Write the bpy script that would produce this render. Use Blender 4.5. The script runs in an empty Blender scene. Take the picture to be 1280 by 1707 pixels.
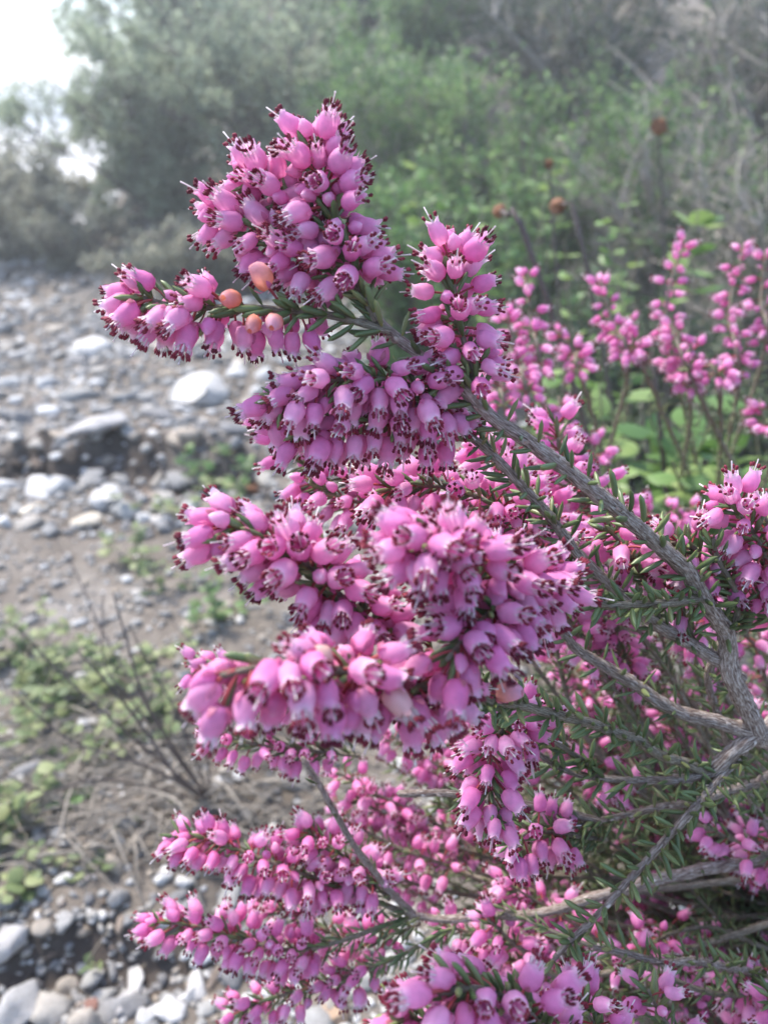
import bpy, math, random
import numpy as np
from mathutils import Vector, Matrix, noise

random.seed(11)
RNG = np.random.default_rng(11)
R = math.radians
scene = bpy.context.scene
col = scene.collection

# ------------------------------------------------------------------ camera
W, H, FPX = 1280.0, 1707.0, 1420.0        # photograph size and focal length in its pixels
PITCH = 25.0                               # looking down
CAM_Z = 0.45
cam_data = bpy.data.cameras.new('camera')
cam_data.sensor_fit = 'VERTICAL'
cam_data.sensor_height = 24.0
cam_data.sensor_width = 24.0
cam_data.lens = 24.0 * FPX / H
cam_data.clip_start = 0.005
cam_data.clip_end = 3000
cam_data.dof.use_dof = True
cam_data.dof.focus_distance = 0.170
cam_data.dof.aperture_fstop = 11.5
cam = bpy.data.objects.new('camera', cam_data)
col.objects.link(cam)
cam.location = (0, 0, CAM_Z)
cam.rotation_euler = (R(90 - PITCH), 0, 0)
scene.camera = cam

# ------------------------------------------------------------------ sky, sun, exposure
SUN_EL, SUN_AZ = 58.0, -50.0               # azimuth from +Y, negative = to the left
world = bpy.data.worlds.new('World')
scene.world = world
world.use_nodes = True
wn = world.node_tree.nodes
sky = wn.new('ShaderNodeTexSky')
sky.sky_type = 'NISHITA'
sky.sun_disc = False
sky.sun_elevation = R(SUN_EL)
sky.sun_rotation = R(SUN_AZ)
sky.dust_density = 1.5
sky.air_density = 1.0
sky.ozone_density = 1.0
wn['Background'].inputs['Strength'].default_value = 0.15
world.node_tree.links.new(sky.outputs['Color'], wn['Background'].inputs['Color'])
sun_data = bpy.data.lights.new('sun', 'SUN')
sun_data.energy = 2.2
sun_data.angle = R(10)
sun_data.color = (1.0, 0.955, 0.89)
sun = bpy.data.objects.new('sun', sun_data)
col.objects.link(sun)
sd = Vector((math.sin(R(SUN_AZ)) * math.cos(R(SUN_EL)), math.cos(R(SUN_AZ)) * math.cos(R(SUN_EL)), math.sin(R(SUN_EL))))
sun.rotation_euler = sd.to_track_quat('Z', 'Y').to_euler()
sun.location = sd * 20
vs = scene.view_settings
vs.view_transform = 'Standard'
vs.look = 'None'
vs.exposure = 1.65
vs.gamma = 1.0
vs.use_curve_mapping = False

# ------------------------------------------------------------------ pixels and points
sp, cp = math.sin(R(PITCH)), math.cos(R(PITCH))
FWD, UP, RIGHT = Vector((0, cp, -sp)), Vector((0, sp, cp)), Vector((1, 0, 0))
CAM = Vector((0, 0, CAM_Z))


def P(px, py, d):
    """pixel of the photograph + distance along the view axis -> point in the place"""
    return CAM + d * (FWD + RIGHT * ((px - W / 2) / FPX) + UP * ((H / 2 - py) / FPX))


def G(px, py, z=0.0):
    """pixel -> where its ray meets the ground level z"""
    r = FWD + RIGHT * ((px - W / 2) / FPX) + UP * ((H / 2 - py) / FPX)
    return CAM + r * ((z - CAM_Z) / r.z)


def proj(p):
    v = Vector(p) - CAM
    d = v.dot(FWD)
    if d < 1e-4:
        return (-9999, -9999, d)
    return (W / 2 + FPX * v.dot(RIGHT) / d, H / 2 - FPX * v.dot(UP) / d, d)


# ------------------------------------------------------------------ materials
def new_mat(name):
    m = bpy.data.materials.new(name)
    m.use_nodes = True
    nt = m.node_tree
    return m, nt, nt.nodes['Principled BSDF'], nt.nodes['Material Output']


def node(nt, kind, **kw):
    n = nt.nodes.new(kind)
    for k, v in kw.items():
        if k.startswith('i_'):
            n.inputs[k[2:].replace('_', ' ')].default_value = v
        else:
            setattr(n, k, v)
    return n


def attr(nt, name, out='Fac'):
    n = node(nt, 'ShaderNodeAttribute', attribute_name=name)
    return n.outputs[out]


def rnd_value(nt):
    """per-piece random: stored on the mesh plus the object's own"""
    a = attr(nt, 'rnd')
    o = node(nt, 'ShaderNodeObjectInfo').outputs['Random']
    s = node(nt, 'ShaderNodeMath', operation='ADD')
    nt.links.new(a, s.inputs[0]); nt.links.new(o, s.inputs[1])
    f = node(nt, 'ShaderNodeMath', operation='FRACT')
    nt.links.new(s.outputs[0], f.inputs[0])
    return f.outputs[0]


def ramp(nt, fac, stops):
    r = node(nt, 'ShaderNodeValToRGB')
    e = r.color_ramp.elements
    while len(e) < len(stops):
        e.new(0.5)
    for el, (p, c) in zip(e, stops):
        el.position = p
        el.color = (*c, 1)
    nt.links.new(fac, r.inputs['Fac'])
    return r.outputs['Color']


def mix(nt, fac, a, b, mode='MIX'):
    m = node(nt, 'ShaderNodeMix', data_type='RGBA', blend_type=mode)
    for sock, v in ((m.inputs[0], fac), (m.inputs[6], a), (m.inputs[7], b)):
        if hasattr(v, 'is_output') and v.is_output:
            nt.links.new(v, sock)
        elif isinstance(v, (int, float)):
            sock.default_value = v
        else:
            sock.default_value = (*v, 1)
    return m.outputs[2]


def noise_tex(nt, vec, scale, detail=4, rough=0.55):
    n = node(nt, 'ShaderNodeTexNoise')
    n.inputs['Scale'].default_value = scale
    n.inputs['Detail'].default_value = detail
    n.inputs['Roughness'].default_value = rough
    if vec is not None:
        nt.links.new(vec, n.inputs['Vector'])
    return n.outputs['Fac']


def geom_pos(nt):
    return node(nt, 'ShaderNodeNewGeometry').outputs['Position']


def bump(nt, bsdf, height, strength, dist):
    b = node(nt, 'ShaderNodeBump')
    b.inputs['Strength'].default_value = strength
    b.inputs['Distance'].default_value = dist
    nt.links.new(height, b.inputs['Height'])
    nt.links.new(b.outputs['Normal'], bsdf.inputs['Normal'])


def translucent(nt, bsdf, out, color, fac):
    t = node(nt, 'ShaderNodeBsdfTranslucent')
    nt.links.new(color, t.inputs['Color'])
    ms = node(nt, 'ShaderNodeMixShader')
    ms.inputs[0].default_value = fac
    nt.links.new(bsdf.outputs[0], ms.inputs[1]); nt.links.new(t.outputs[0], ms.inputs[2])
    nt.links.new(ms.outputs[0], out.inputs['Surface'])


def leafy(name, stops, transl=0.3, rough=0.5, spec=0.4, tip=None, nscale=None, namt=.55):
    m, nt, b, o = new_mat(name)
    c = ramp(nt, rnd_value(nt), stops)
    if nscale:
        f = noise_tex(nt, geom_pos(nt), nscale, 3)
        c = mix(nt, namt, c, ramp(nt, f, [(0.3, (0.35, 0.35, 0.35)), (0.7, (1.5, 1.5, 1.5))]), 'MULTIPLY')
    if tip:
        sep = node(nt, 'ShaderNodeSeparateXYZ')
        nt.links.new(attr(nt, 'tc', 'Vector'), sep.inputs[0])
        t = ramp(nt, sep.outputs[0], tip)
        c = mix(nt, 1.0, c, t, 'MULTIPLY')
    nt.links.new(c, b.inputs['Base Color'])
    b.inputs['Roughness'].default_value = rough
    b.inputs['Specular IOR Level'].default_value = spec
    if transl:
        translucent(nt, b, o, c, transl)
    return m


def bark(name, dark, light, pale, rough=0.85):
    m, nt, b, o = new_mat(name)
    tc = attr(nt, 'tc', 'Vector')
    streak = noise_tex(nt, tc, 4.2, 6, 0.7)
    c = ramp(nt, streak, [(0.36, dark), (0.50, light), (0.64, pale)])
    fine = noise_tex(nt, geom_pos(nt), 900, 4, 0.6)
    c = mix(nt, 0.5, c, ramp(nt, fine, [(0.3, (0.5, 0.47, 0.45)), (0.7, (1.35, 1.33, 1.3))]), 'MULTIPLY')
    nt.links.new(c, b.inputs['Base Color'])
    b.inputs['Roughness'].default_value = rough
    b.inputs['Specular IOR Level'].default_value = 0.25
    bump(nt, b, streak, 1.0, 0.0009)
    return m


M = {}
M['corolla'] = leafy('corolla_pink', [(0.0, (0.80, 0.25, 0.54)), (0.35, (0.85, 0.34, 0.61)), (0.7, (0.88, 0.43, 0.67)), (1.0, (0.80, 0.23, 0.51))],
                     transl=0.48, rough=0.55, spec=0.25, nscale=700, namt=.16,
                     tip=[(0.0, (0.93, 0.8, 0.86)), (0.35, (1, 1, 1)), (0.7, (1.05, 1.1, 1.06)), (1.0, (1.16, 2.0, 1.4))])
M['withered'] = leafy('corolla_withered', [(0.0, (0.72, 0.27, 0.17)), (0.5, (0.80, 0.36, 0.25)), (1.0, (0.80, 0.40, 0.34))], transl=0.42, rough=0.6, nscale=450, namt=.3, tip=[(0.0, (1, 1.1, 1.2)), (0.3, (1, 0.95, 0.9)), (1.0, (1.0, 1.15, 2.0))])
M['cream'] = leafy('corolla_faded', [(0.0, (0.75, 0.48, 0.42)), (1.0, (0.8, 0.42, 0.5))], transl=0.35, rough=0.55)
M['anther'] = leafy('anther_maroon', [(0.0, (0.11, 0.008, 0.022)), (0.6, (0.19, 0.014, 0.036)), (1.0, (0.26, 0.03, 0.055))], transl=0.12, rough=0.6, spec=0.3)
M['filament'] = leafy('filament_white', [(0.0, (0.84, 0.72, 0.75)), (1.0, (0.88, 0.82, 0.82))], transl=0.4, rough=0.4)
M['sepal'] = leafy('sepal_pink', [(0.0, (0.50, 0.10, 0.24)), (0.6, (0.60, 0.17, 0.34)), (1.0, (0.45, 0.14, 0.18))], transl=0.3)
M['pedicel'] = leafy('pedicel_red', [(0.0, (0.30, 0.03, 0.05)), (1.0, (0.38, 0.07, 0.07))], transl=0.1)
M['needle'] = leafy('needle_green', [(0.0, (0.08, 0.115, 0.045)), (0.4, (0.125, 0.17, 0.07)), (0.75, (0.165, 0.215, 0.09)), (1.0, (0.23, 0.25, 0.11))],
                    transl=0.2, rough=0.38, spec=0.5, tip=[(0.0, (1.5, 1.25, 0.7)), (0.25, (1, 1, 1)), (0.85, (1.05, 1.1, 1.0)), (1.0, (1.5, 1.35, 1.0))])
M['drytip'] = leafy('dry_grey', [(0.0, (0.25, 0.22, 0.18)), (1.0, (0.48, 0.44, 0.38))], transl=0.1, rough=0.8)
M['stem'] = bark('heather_bark', (0.13, 0.08, 0.06), (0.36, 0.28, 0.235), (0.68, 0.61, 0.55))
M['youngstem'] = bark('young_stem', (0.15, 0.105, 0.075), (0.32, 0.27, 0.20), (0.52, 0.47, 0.39))
M['twig'] = bark('dead_twig', (0.07, 0.055, 0.05), (0.15, 0.12, 0.11), (0.28, 0.25, 0.23))
M['palestraw'] = bark('pale_straw', (0.20, 0.17, 0.14), (0.36, 0.32, 0.27), (0.52, 0.47, 0.40))
M['seedhead'] = bark('seed_head', (0.13, 0.060, 0.035), (0.26, 0.13, 0.075), (0.42, 0.26, 0.17))
M['leaf_bright'] = leafy('leaf_bright', [(0.0, (0.09, 0.175, 0.045)), (0.5, (0.16, 0.27, 0.07)), (1.0, (0.28, 0.37, 0.12))], transl=0.38, rough=0.45)
M['leaf_weed'] = leafy('leaf_weed', [(0.0, (0.10, 0.14, 0.06)), (0.5, (0.17, 0.22, 0.09)), (1.0, (0.30, 0.33, 0.15))], transl=0.35, rough=0.55)
M['leaf_mid'] = leafy('leaf_mid', [(0.0, (0.07, 0.135, 0.045)), (0.5, (0.14, 0.245, 0.08)), (1.0, (0.27, 0.37, 0.14))], transl=0.45, rough=0.5)
M['leaf_sage'] = leafy('leaf_sage', [(0.0, (0.17, 0.215, 0.145)), (0.5, (0.28, 0.335, 0.22)), (1.0, (0.40, 0.44, 0.30))], transl=0.5, rough=0.55)
M['leaf_grey'] = leafy('leaf_grey', [(0.0, (0.19, 0.20, 0.15)), (0.5, (0.29, 0.30, 0.225)), (1.0, (0.41, 0.39, 0.30))], transl=0.5, rough=0.6)
M['leaf_dark'] = leafy('leaf_dark', [(0.0, (0.04, 0.065, 0.03)), (0.5, (0.08, 0.12, 0.055)), (1.0, (0.15, 0.18, 0.09))], transl=0.4, rough=0.5)


def stone_mat(name, stops):
    m, nt, b, o = new_mat(name)
    c = ramp(nt, rnd_value(nt), stops)
    pos = geom_pos(nt)
    f = noise_tex(nt, pos, 70, 6, 0.65)
    c = mix(nt, 0.6, c, ramp(nt, f, [(0.3, (0.62, 0.6, 0.58)), (0.55, (1, 1, 1)), (0.75, (1.25, 1.24, 1.22))]), 'MULTIPLY')
    v = noise_tex(nt, pos, 400, 3, 0.6)
    c = mix(nt, 0.35, c, ramp(nt, v, [(0.35, (0.6, 0.57, 0.53)), (0.6, (1.1, 1.1, 1.1))]), 'MULTIPLY')
    nt.links.new(c, b.inputs['Base Color'])
    b.inputs['Roughness'].default_value = 0.85
    bump(nt, b, f, 0.5, 0.004)
    return m


M['stone'] = stone_mat('limestone', [(0.0, (0.17, 0.165, 0.165)), (0.25, (0.25, 0.245, 0.24)), (0.5, (0.34, 0.33, 0.31)), (0.72, (0.31, 0.26, 0.205)), (0.8, (0.50, 0.49, 0.475)), (0.92, (0.58, 0.57, 0.555)), (1.0, (0.22, 0.165, 0.125))])
M['stone_white'] = stone_mat('limestone_white', [(0.0, (0.47, 0.455, 0.44)), (1.0, (0.56, 0.54, 0.515))])
M['stone_cream'] = stone_mat('limestone_cream', [(0.0, (0.60, 0.52, 0.41)), (1.0, (0.66, 0.58, 0.47))])
M['stone_red'] = stone_mat('red_stone', [(0.0, (0.20, 0.10, 0.075)), (1.0, (0.25, 0.13, 0.10))])
M['stone_grey'] = stone_mat('limestone_grey', [(0.0, (0.32, 0.31, 0.30)), (1.0, (0.40, 0.38, 0.37))])
M['clod'] = stone_mat('earth_clod', [(0.0, (0.075, 0.055, 0.04)), (0.6, (0.14, 0.105, 0.08)), (1.0, (0.24, 0.19, 0.15))])
M['stone_brown'] = stone_mat('brown_stone', [(0.0, (0.33, 0.22, 0.145)), (1.0, (0.40, 0.28, 0.19))])

m, nt, b, o = new_mat('stony_ground')
pos = geom_pos(nt)
n1 = noise_tex(nt, pos, 5, 6, 0.6)
n2 = noise_tex(nt, pos, 55, 5, 0.65)
c = ramp(nt, n1, [(0.3, (0.10, 0.08, 0.062)), (0.5, (0.16, 0.135, 0.11)), (0.7, (0.23, 0.21, 0.19))])
c = mix(nt, 0.7, c, ramp(nt, n2, [(0.3, (0.5, 0.47, 0.44)), (0.55, (1, 1, 1)), (0.75, (1.3, 1.3, 1.3))]), 'MULTIPLY')
# recess shade painted into dark soil on the two low earth banks (stored per vertex)
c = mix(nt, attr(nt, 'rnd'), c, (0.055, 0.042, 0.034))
# pale bare limestone track beyond the shrubs
c = mix(nt, attr(nt, 'pale'), c, (0.62, 0.60, 0.57))
nt.links.new(c, b.inputs['Base Color'])
b.inputs['Roughness'].default_value = 0.95
bump(nt, b, n2, 0.7, 0.008)
M['ground'] = m


# ------------------------------------------------------------------ mesh building
def make_mesh(name, V, T, mats, MI=None, rnd=None, tc=None, extra=None):
    V = np.asarray(V, dtype=np.float32); T = np.asarray(T, dtype=np.int32)
    me = bpy.data.meshes.new(name)
    me.vertices.add(len(V)); me.vertices.foreach_set('co', V.ravel())
    me.loops.add(T.size); me.loops.foreach_set('vertex_index', T.ravel())
    me.polygons.add(len(T))
    me.polygons.foreach_set('loop_start', np.arange(0, T.size, 3, dtype=np.int32))
    for mt in (mats if isinstance(mats, (list, tuple)) else [mats]):
        me.materials.append(M[mt])
    if MI is not None:
        me.polygons.foreach_set('material_index', np.asarray(MI, dtype=np.int32))
    me.polygons.foreach_set('use_smooth', np.ones(len(T), dtype=bool))
    n = len(V)
    a = me.attributes.new('rnd', 'FLOAT', 'POINT')
    a.data.foreach_set('value', np.broadcast_to(np.asarray(0.0 if rnd is None else rnd, dtype=np.float32), (n,)).copy())
    if tc is not None:
        a = me.attributes.new('tc', 'FLOAT_VECTOR', 'POINT')
        a.data.foreach_set('vector', np.asarray(tc, dtype=np.float32).ravel())
    for k, v in (extra or {}).items():
        a = me.attributes.new(k, 'FLOAT', 'POINT')
        a.data.foreach_set('value', np.asarray(v, dtype=np.float32))
    me.update(calc_edges=True)
    me.validate()
    return me


class Bag:
    """collects pieces of one mesh"""
    def __init__(s):
        s.V, s.T, s.MI, s.TC, s.RN, s.n = [], [], [], [], [], 0

    def add(s, V, T, mi=0, tc=None, rnd=0.0):
        V = np.asarray(V, dtype=np.float64); T = np.asarray(T, dtype=np.int64)
        s.V.append(V); s.T.append(T + s.n)
        s.MI.append(np.full(len(T), mi) if np.isscalar(mi) else mi)
        s.TC.append(np.zeros((len(V), 3)) if tc is None else tc)
        s.RN.append(np.full(len(V), rnd) if np.isscalar(rnd) else rnd)
        s.n += len(V)

    def add_tpl(s, t, mat, rnd):
        A = np.array(mat)
        s.add(t['v'] @ A[:3, :3].T + A[:3, 3], t['t'], t['mi'], t['tc'], rnd)

    def arrays(s):
        return dict(v=np.concatenate(s.V), t=np.concatenate(s.T), mi=np.concatenate(s.MI), tc=np.concatenate(s.TC), rnd=np.concatenate(s.RN))

    def mesh(s, name, mats, origin=(0, 0, 0)):
        a = s.arrays()
        return make_mesh(name, a['v'] - np.array(origin), a['t'], mats, a['mi'], a['rnd'], a['tc'])


def grid_tris(nr, ns, closed=True):
    T = []
    m = ns if closed else ns - 1
    for i in range(nr - 1):
        for j in range(m):
            a, b_ = i * ns + j, i * ns + (j + 1) % ns
            c_, d = a + ns, b_ + ns
            T += [(a, b_, d), (a, d, c_)]
    return T


def spline(pts, step):
    """catmull-rom through points (with radius as 4th value), resampled"""
    p = np.array(pts, dtype=float)
    if len(p) == 2:
        p = np.array([p[0], (p[0] + p[1]) / 2, p[1]])
    q = np.vstack([2 * p[0] - p[1], p, 2 * p[-1] - p[-2]])
    out = []
    for i in range(1, len(q) - 2):
        L = np.linalg.norm(q[i + 1][:3] - q[i][:3])
        n = max(2, int(L / step))
        for k in range(n):
            t = k / n
            a, b_, c_, d = q[i - 1], q[i], q[i + 1], q[i + 2]
            out.append(0.5 * ((2 * b_) + (c_ - a) * t + (2 * a - 5 * b_ + 4 * c_ - d) * t * t + (3 * b_ - a - 3 * c_ + d) * t ** 3))
    out.append(q[-2])
    return np.array(out)


def tube(bag, pts, sides=6, rough=0.0, mi=0, rnd=0.0, cap=True):
    """pts: (n,4) centre + radius"""
    p = np.asarray(pts, dtype=float)
    n = len(p)
    tan = np.gradient(p[:, :3], axis=0)
    tan /= np.linalg.norm(tan, axis=1)[:, None] + 1e-12
    ref = np.array([0.31, 0.17, 0.93]) if abs(tan[0] @ np.array([0.31, 0.17, 0.93])) < 0.85 else np.array([1.0, 0, 0.1])
    u = np.cross(tan[0], ref); u /= np.linalg.norm(u)
    ang = np.linspace(0, 2 * np.pi, sides, endpoint=False)
    along = np.concatenate([[0], np.cumsum(np.linalg.norm(np.diff(p[:, :3], axis=0), axis=1))])
    V = np.zeros((n, sides, 3)); TC = np.zeros((n, sides, 3))
    s0 = RNG.uniform(0, 50)
    for i in range(n):
        u = u - tan[i] * (u @ tan[i]); u /= np.linalg.norm(u) + 1e-12
        w = np.cross(tan[i], u)
        r = p[i, 3] * (1 + rough * RNG.normal(0, 1, sides))
        V[i] = p[i, :3] + (np.cos(ang)[:, None] * u + np.sin(ang)[:, None] * w) * r[:, None]
        TC[i, :, 0] = np.cos(ang) * 1.2 + s0; TC[i, :, 1] = np.sin(ang) * 1.2; TC[i, :, 2] = along[i] * 110
    V = V.reshape(-1, 3); TC = TC.reshape(-1, 3)
    T = grid_tris(n, sides)
    if cap:
        V = np.vstack([V, p[-1, :3] + tan[-1] * p[-1, 3] * 0.8]); TC = np.vstack([TC, TC[-1]])
        k = (n - 1) * sides
        T += [(k + j, k + (j + 1) % sides, len(V) - 1) for j in range(sides)]
    bag.add(V, T, mi, TC, rnd)


# ------------------------------------------------------------------ objects
def obj(name, me, parent=None, loc=(0, 0, 0)):
    """loc is in world space; parents carry no rotation or scale"""
    o = bpy.data.objects.new(name, me)
    col.objects.link(o)
    loc = Vector(loc)
    if parent is not None:
        o.parent = parent
        o.location = loc - world_loc(parent)
    else:
        o.location = loc
    return o


def world_loc(o):
    v = Vector(o.location)
    while o.parent is not None:
        o = o.parent
        v += o.location
    return v


def tag(o, label=None, cat=None, group=None, kind=None):
    if label: o['label'] = label
    if cat: o['category'] = cat
    if group: o['group'] = group
    if kind: o['kind'] = kind
    return o


def thing(name, loc, label, cat, group=None):
    return tag(obj(name, None, None, loc), label, cat, group)


# ------------------------------------------------------------------ ground
def sstep(a, b_, x):
    t = np.clip((x - a) / (b_ - a), 0, 1)
    return t * t * (3 - 2 * t)


def ledge_masks(x, y):
    e1 = 1.16 + 0.05 * math.sin(5.1 * x + 0.4) + 0.10 * noise.noise(Vector((x * 6, 1.3, 0))) + 0.05 * noise.noise(Vector((x * 19, 5.3, 0)))
    f1 = float(sstep(-0.62, -0.48, x) * (1 - sstep(-0.24, -0.12, x)))
    e2 = 0.375 + 0.03 * math.sin(9 * x) + 0.02 * noise.noise(Vector((x * 20, 7.3, 0)))
    f2 = float(1 - sstep(-0.12, -0.06, x)) * float(sstep(-.34, -.24, x))
    return e1, f1, e2, f2


def hill_z(x, y):
    """the scrub slope rising behind, with the pale track passing on its left"""
    return float(sstep(-1.25, -0.55, x + 0.10 * y - .3)) * 0.42 * min(max(0.0, y - 2.35), 2.7) * float(sstep(2.2, 3.0, y))


def ground_z(x, y):
    z = 0.014 * noise.noise(Vector((x * 3.1, y * 3.1, 0.3))) + 0.006 * noise.noise(Vector((x * 11, y * 11, 4.0))) + 0.0025 * noise.noise(Vector((x * 40, y * 40, 9.0)))
    e1, f1, e2, f2 = ledge_masks(x, y)
    face = f1 * math.exp(-((y - e1) / 0.05) ** 2)
    z += face * (0.030 * noise.noise(Vector((x * 28, y * 28, 6.0))) + 0.014 * noise.noise(Vector((x * 70, y * 70, 8.0))))
    z += 0.032 * f1 * float(sstep(e1 - 0.012, e1 + 0.012, y)) * float(1 - 0.6 * sstep(e1 + 0.3, e1 + 1.2, y))
    z -= 0.030 * f1 * math.exp(-((y - e1 + 0.05) / 0.045) ** 2) * (0.5 + 0.6 * max(0, noise.noise(Vector((x * 9, 3.1, 2))) + 0.4))
    z += 0.014 * f2 * float(sstep(e2 - 0.006, e2 + 0.006, y)) * float(1 - 0.8 * sstep(e2 + 0.1, e2 + 0.35, y))
    z -= 0.009 * f2 * math.exp(-((y - e2 + 0.018) / 0.018) ** 2)
    z += hill_z(x, y)
    return z


def build_ground():
    def warp(n, near, far, c):
        t = np.linspace(-1, 1, n)
        return c + np.sinh(t * 7.2) / math.sinh(7.2) * far * 0 + t * near + np.sign(t) * (np.abs(t) ** 14) * far
    xs = warp(280, 1.6, 2400, -0.2)
    t = np.linspace(0, 1, 350)
    ys = -0.6 + 4.2 * t + t ** 22 * 2400
    V, RN, PA = [], [], []
    for y in ys:
        for x in xs:
            V.append((x, y, ground_z(x, y) if abs(x) < 6 and y < 12 else hill_z(x, y)))
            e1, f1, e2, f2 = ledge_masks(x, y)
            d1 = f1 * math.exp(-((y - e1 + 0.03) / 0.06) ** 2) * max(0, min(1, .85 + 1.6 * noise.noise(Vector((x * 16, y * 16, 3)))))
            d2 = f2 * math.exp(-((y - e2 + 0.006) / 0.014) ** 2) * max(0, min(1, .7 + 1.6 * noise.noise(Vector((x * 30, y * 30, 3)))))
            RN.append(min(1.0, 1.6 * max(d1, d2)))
            PA.append(float(sstep(2.6, 4.0, y)) * (1 - float(sstep(-1.35, -0.9, x + 0.10 * y - .3))))
    T = grid_tris(len(ys), len(xs), closed=False)
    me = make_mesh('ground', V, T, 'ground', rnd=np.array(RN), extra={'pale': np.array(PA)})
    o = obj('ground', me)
    tag(o, kind='structure')
    return o


ground = build_ground()


# stones
def stone_tpl(seed, sub=2, flat=0.62):
    import bmesh
    bm = bmesh.new()
    bmesh.ops.create_icosphere(bm, subdivisions=sub, radius=1.0)
    off = Vector((seed * 3.7, seed * 1.3, seed * 7.1))
    planes = []
    rr = random.Random(seed)
    for k in range(13):
        d = Vector((rr.gauss(0, 1), rr.gauss(0, 1), rr.gauss(0, 1))).normalized()
        planes.append((d, rr.uniform(0.42, 0.78)))
    for v in bm.verts:
        for d, h in planes:                      # broken facets
            e = v.co.dot(d) - h
            if e > 0:
                v.co -= d * e
        v.co *= 1 + 0.25 * noise.noise(v.co * 1.3 + off) + 0.10 * noise.noise(v.co * 3.5 + off)
        v.co.z *= flat
        v.co.y *= 0.8
    bm.normal_update()
    V = np.array([v.co[:] for v in bm.verts]); T = np.array([[v.index for v in f.verts] for f in bm.faces])
    bm.free()
    return dict(v=V, t=T, mi=np.zeros(len(T), int), tc=np.zeros((len(V), 3)))


STONES_HI = [stone_tpl(i, 2, 0.42 + 0.03 * (i % 8)) for i in range(14)]
STONES_LO = [stone_tpl(40 + i, 1, 0.55) for i in range(8)]
STONE_ME = [make_mesh('stone', t['v'], t['t'], 'stone', rnd=0.0) for t in STONES_HI]


CLOD_ME = [make_mesh('stone', t['v'], t['t'], 'clod', rnd=0.0) for t in STONES_HI[:5]]


def build_stones():
    spots = []
    rr = random.Random(5)
    def cover(px, py):
        """how stony the ground is where this pixel lands"""
        if 540 < py < 700: return 1.0
        if 440 < py <= 540: return 0.7
        if 700 <= py < 760: return 0.5
        if 760 <= py < 880: return 0.75
        if 880 <= py < 1050: return 0.45
        if 1050 <= py < 1450: return 0.4
        if 1450 <= py < 1530: return 0.12
        return 1.0
    tries = 0
    cells = {}
    while len(spots) < 4300 and tries < 120000:
        tries += 1
        px = rr.uniform(-120, 760); py = rr.uniform(330, 1800) if rr.random() < .45 else rr.uniform(400, 900)
        g = G(px, py)
        if g.y > 3.6 or rr.random() > cover(px, py):
            continue
        big = rr.random()
        r = 0.004 + 0.009 * big ** 2
        if py < 900: r = 0.008 + 0.028 * big ** 2.2
        if py > 1530: r = 0.004 + 0.014 * big ** 2
        key = (round(g.x / 0.05), round(g.y / 0.05))
        near = [s for kx in (-1, 0, 1) for ky in (-1, 0, 1) for s in cells.get((key[0] + kx, key[1] + ky), [])]
        if any((s[0] - g.x) ** 2 + (s[1] - g.y) ** 2 < (0.56 * (s[2] + r)) ** 2 for s in near):
            continue
        s = (g.x, g.y, r, px, py, g)
        cells.setdefault(key, []).append(s)
        spots.append(s)
    def show(s):
        x, y, d = proj(s[5])
        return s[2] / d * (1 if -20 < x < 640 and 420 < y < 1720 else 0.02)
    spots.sort(key=show, reverse=True)
    bag = Bag()
    for i, (x, y, r, px, py, g) in enumerate(spots):
        z = ground_z(x, y)
        rot = Matrix.Rotation(rr.uniform(0, 6.28), 4, 'Z') @ Matrix.Rotation(rr.gauss(0, 0.25), 4, 'X')
        sc = Matrix.Diagonal((r * rr.uniform(0.85, 1.35), r * rr.uniform(0.8, 1.1), r * rr.uniform(0.7, 1.1), 1))
        if i < 240:
            o = obj('stone', STONE_ME[rr.randrange(len(STONE_ME))], ground, (x, y, z + r * 0.18))
            o.rotation_euler = rot.to_euler(); o.scale = sc.to_scale()
        else:
            mat = Matrix.Translation((x, y, z + r * 0.18)) @ rot @ sc
            bag.add_tpl(STONES_LO[rr.randrange(len(STONES_LO))], mat, rr.random())
    # broken rubble and clods along the two earth banks
    for k in range(60):
        low = k >= 44
        x = rr.uniform(-.25, -.09) if low else rr.uniform(-.58, -.18)
        e1, f1, e2, f2 = ledge_masks(x, 0)
        y = (e2 if low else e1) + rr.gauss(-.006, .012 if low else .035)
        r = (rr.uniform(.004, .009) if low else rr.uniform(.007, .020))
        o = obj('stone', CLOD_ME[k % 5] if k % 3 else STONE_ME[k % 14], ground, (x, y, ground_z(x, y) + r * .1))
        o.rotation_euler = (rr.gauss(0, .5), rr.gauss(0, .5), rr.uniform(0, 6)); o.scale = (r * 1.3, r, r)
    # fine grit
    for k in range(5200):
        px = rr.uniform(-100, 760); py = rr.uniform(420, 1760)
        g = G(px, py)
        if rr.random() > cover(px, py) + 0.25: continue
        r = rr.uniform(0.0012, 0.0034) * (1 + 0.9 * g.y)
        mat = Matrix.Translation((g.x, g.y, ground_z(g.x, g.y) + r * 0.2)) @ Matrix.Rotation(rr.uniform(0, 6.28), 4, 'Z') @ Matrix.Diagonal((r * 1.2, r, r * .8, 1))
        bag.add_tpl(STONES_LO[rr.randrange(len(STONES_LO))], mat, rr.random())
    # the same stony ground goes on beside and behind the heather
    for k in range(3600):
        x, y = rr.uniform(-.2, 1.9), rr.uniform(-.3, 2.6)
        u, v, d = proj((x, y, 0))
        if -100 < u < 760 and d > 0 and 420 < v < 1760: continue
        r = .003 + .016 * rr.random() ** 4
        mat = Matrix.Translation((x, y, ground_z(x, y) + r * .2)) @ Matrix.Rotation(rr.uniform(0, 6.28), 4, 'Z') @ Matrix.Diagonal((r * 1.2, r, r * .8, 1))
        bag.add_tpl(STONES_LO[rr.randrange(len(STONES_LO))], mat, rr.random())
    tag(obj('gravel', bag.mesh('gravel', 'stone'), ground), kind='stuff')


build_stones()


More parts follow.
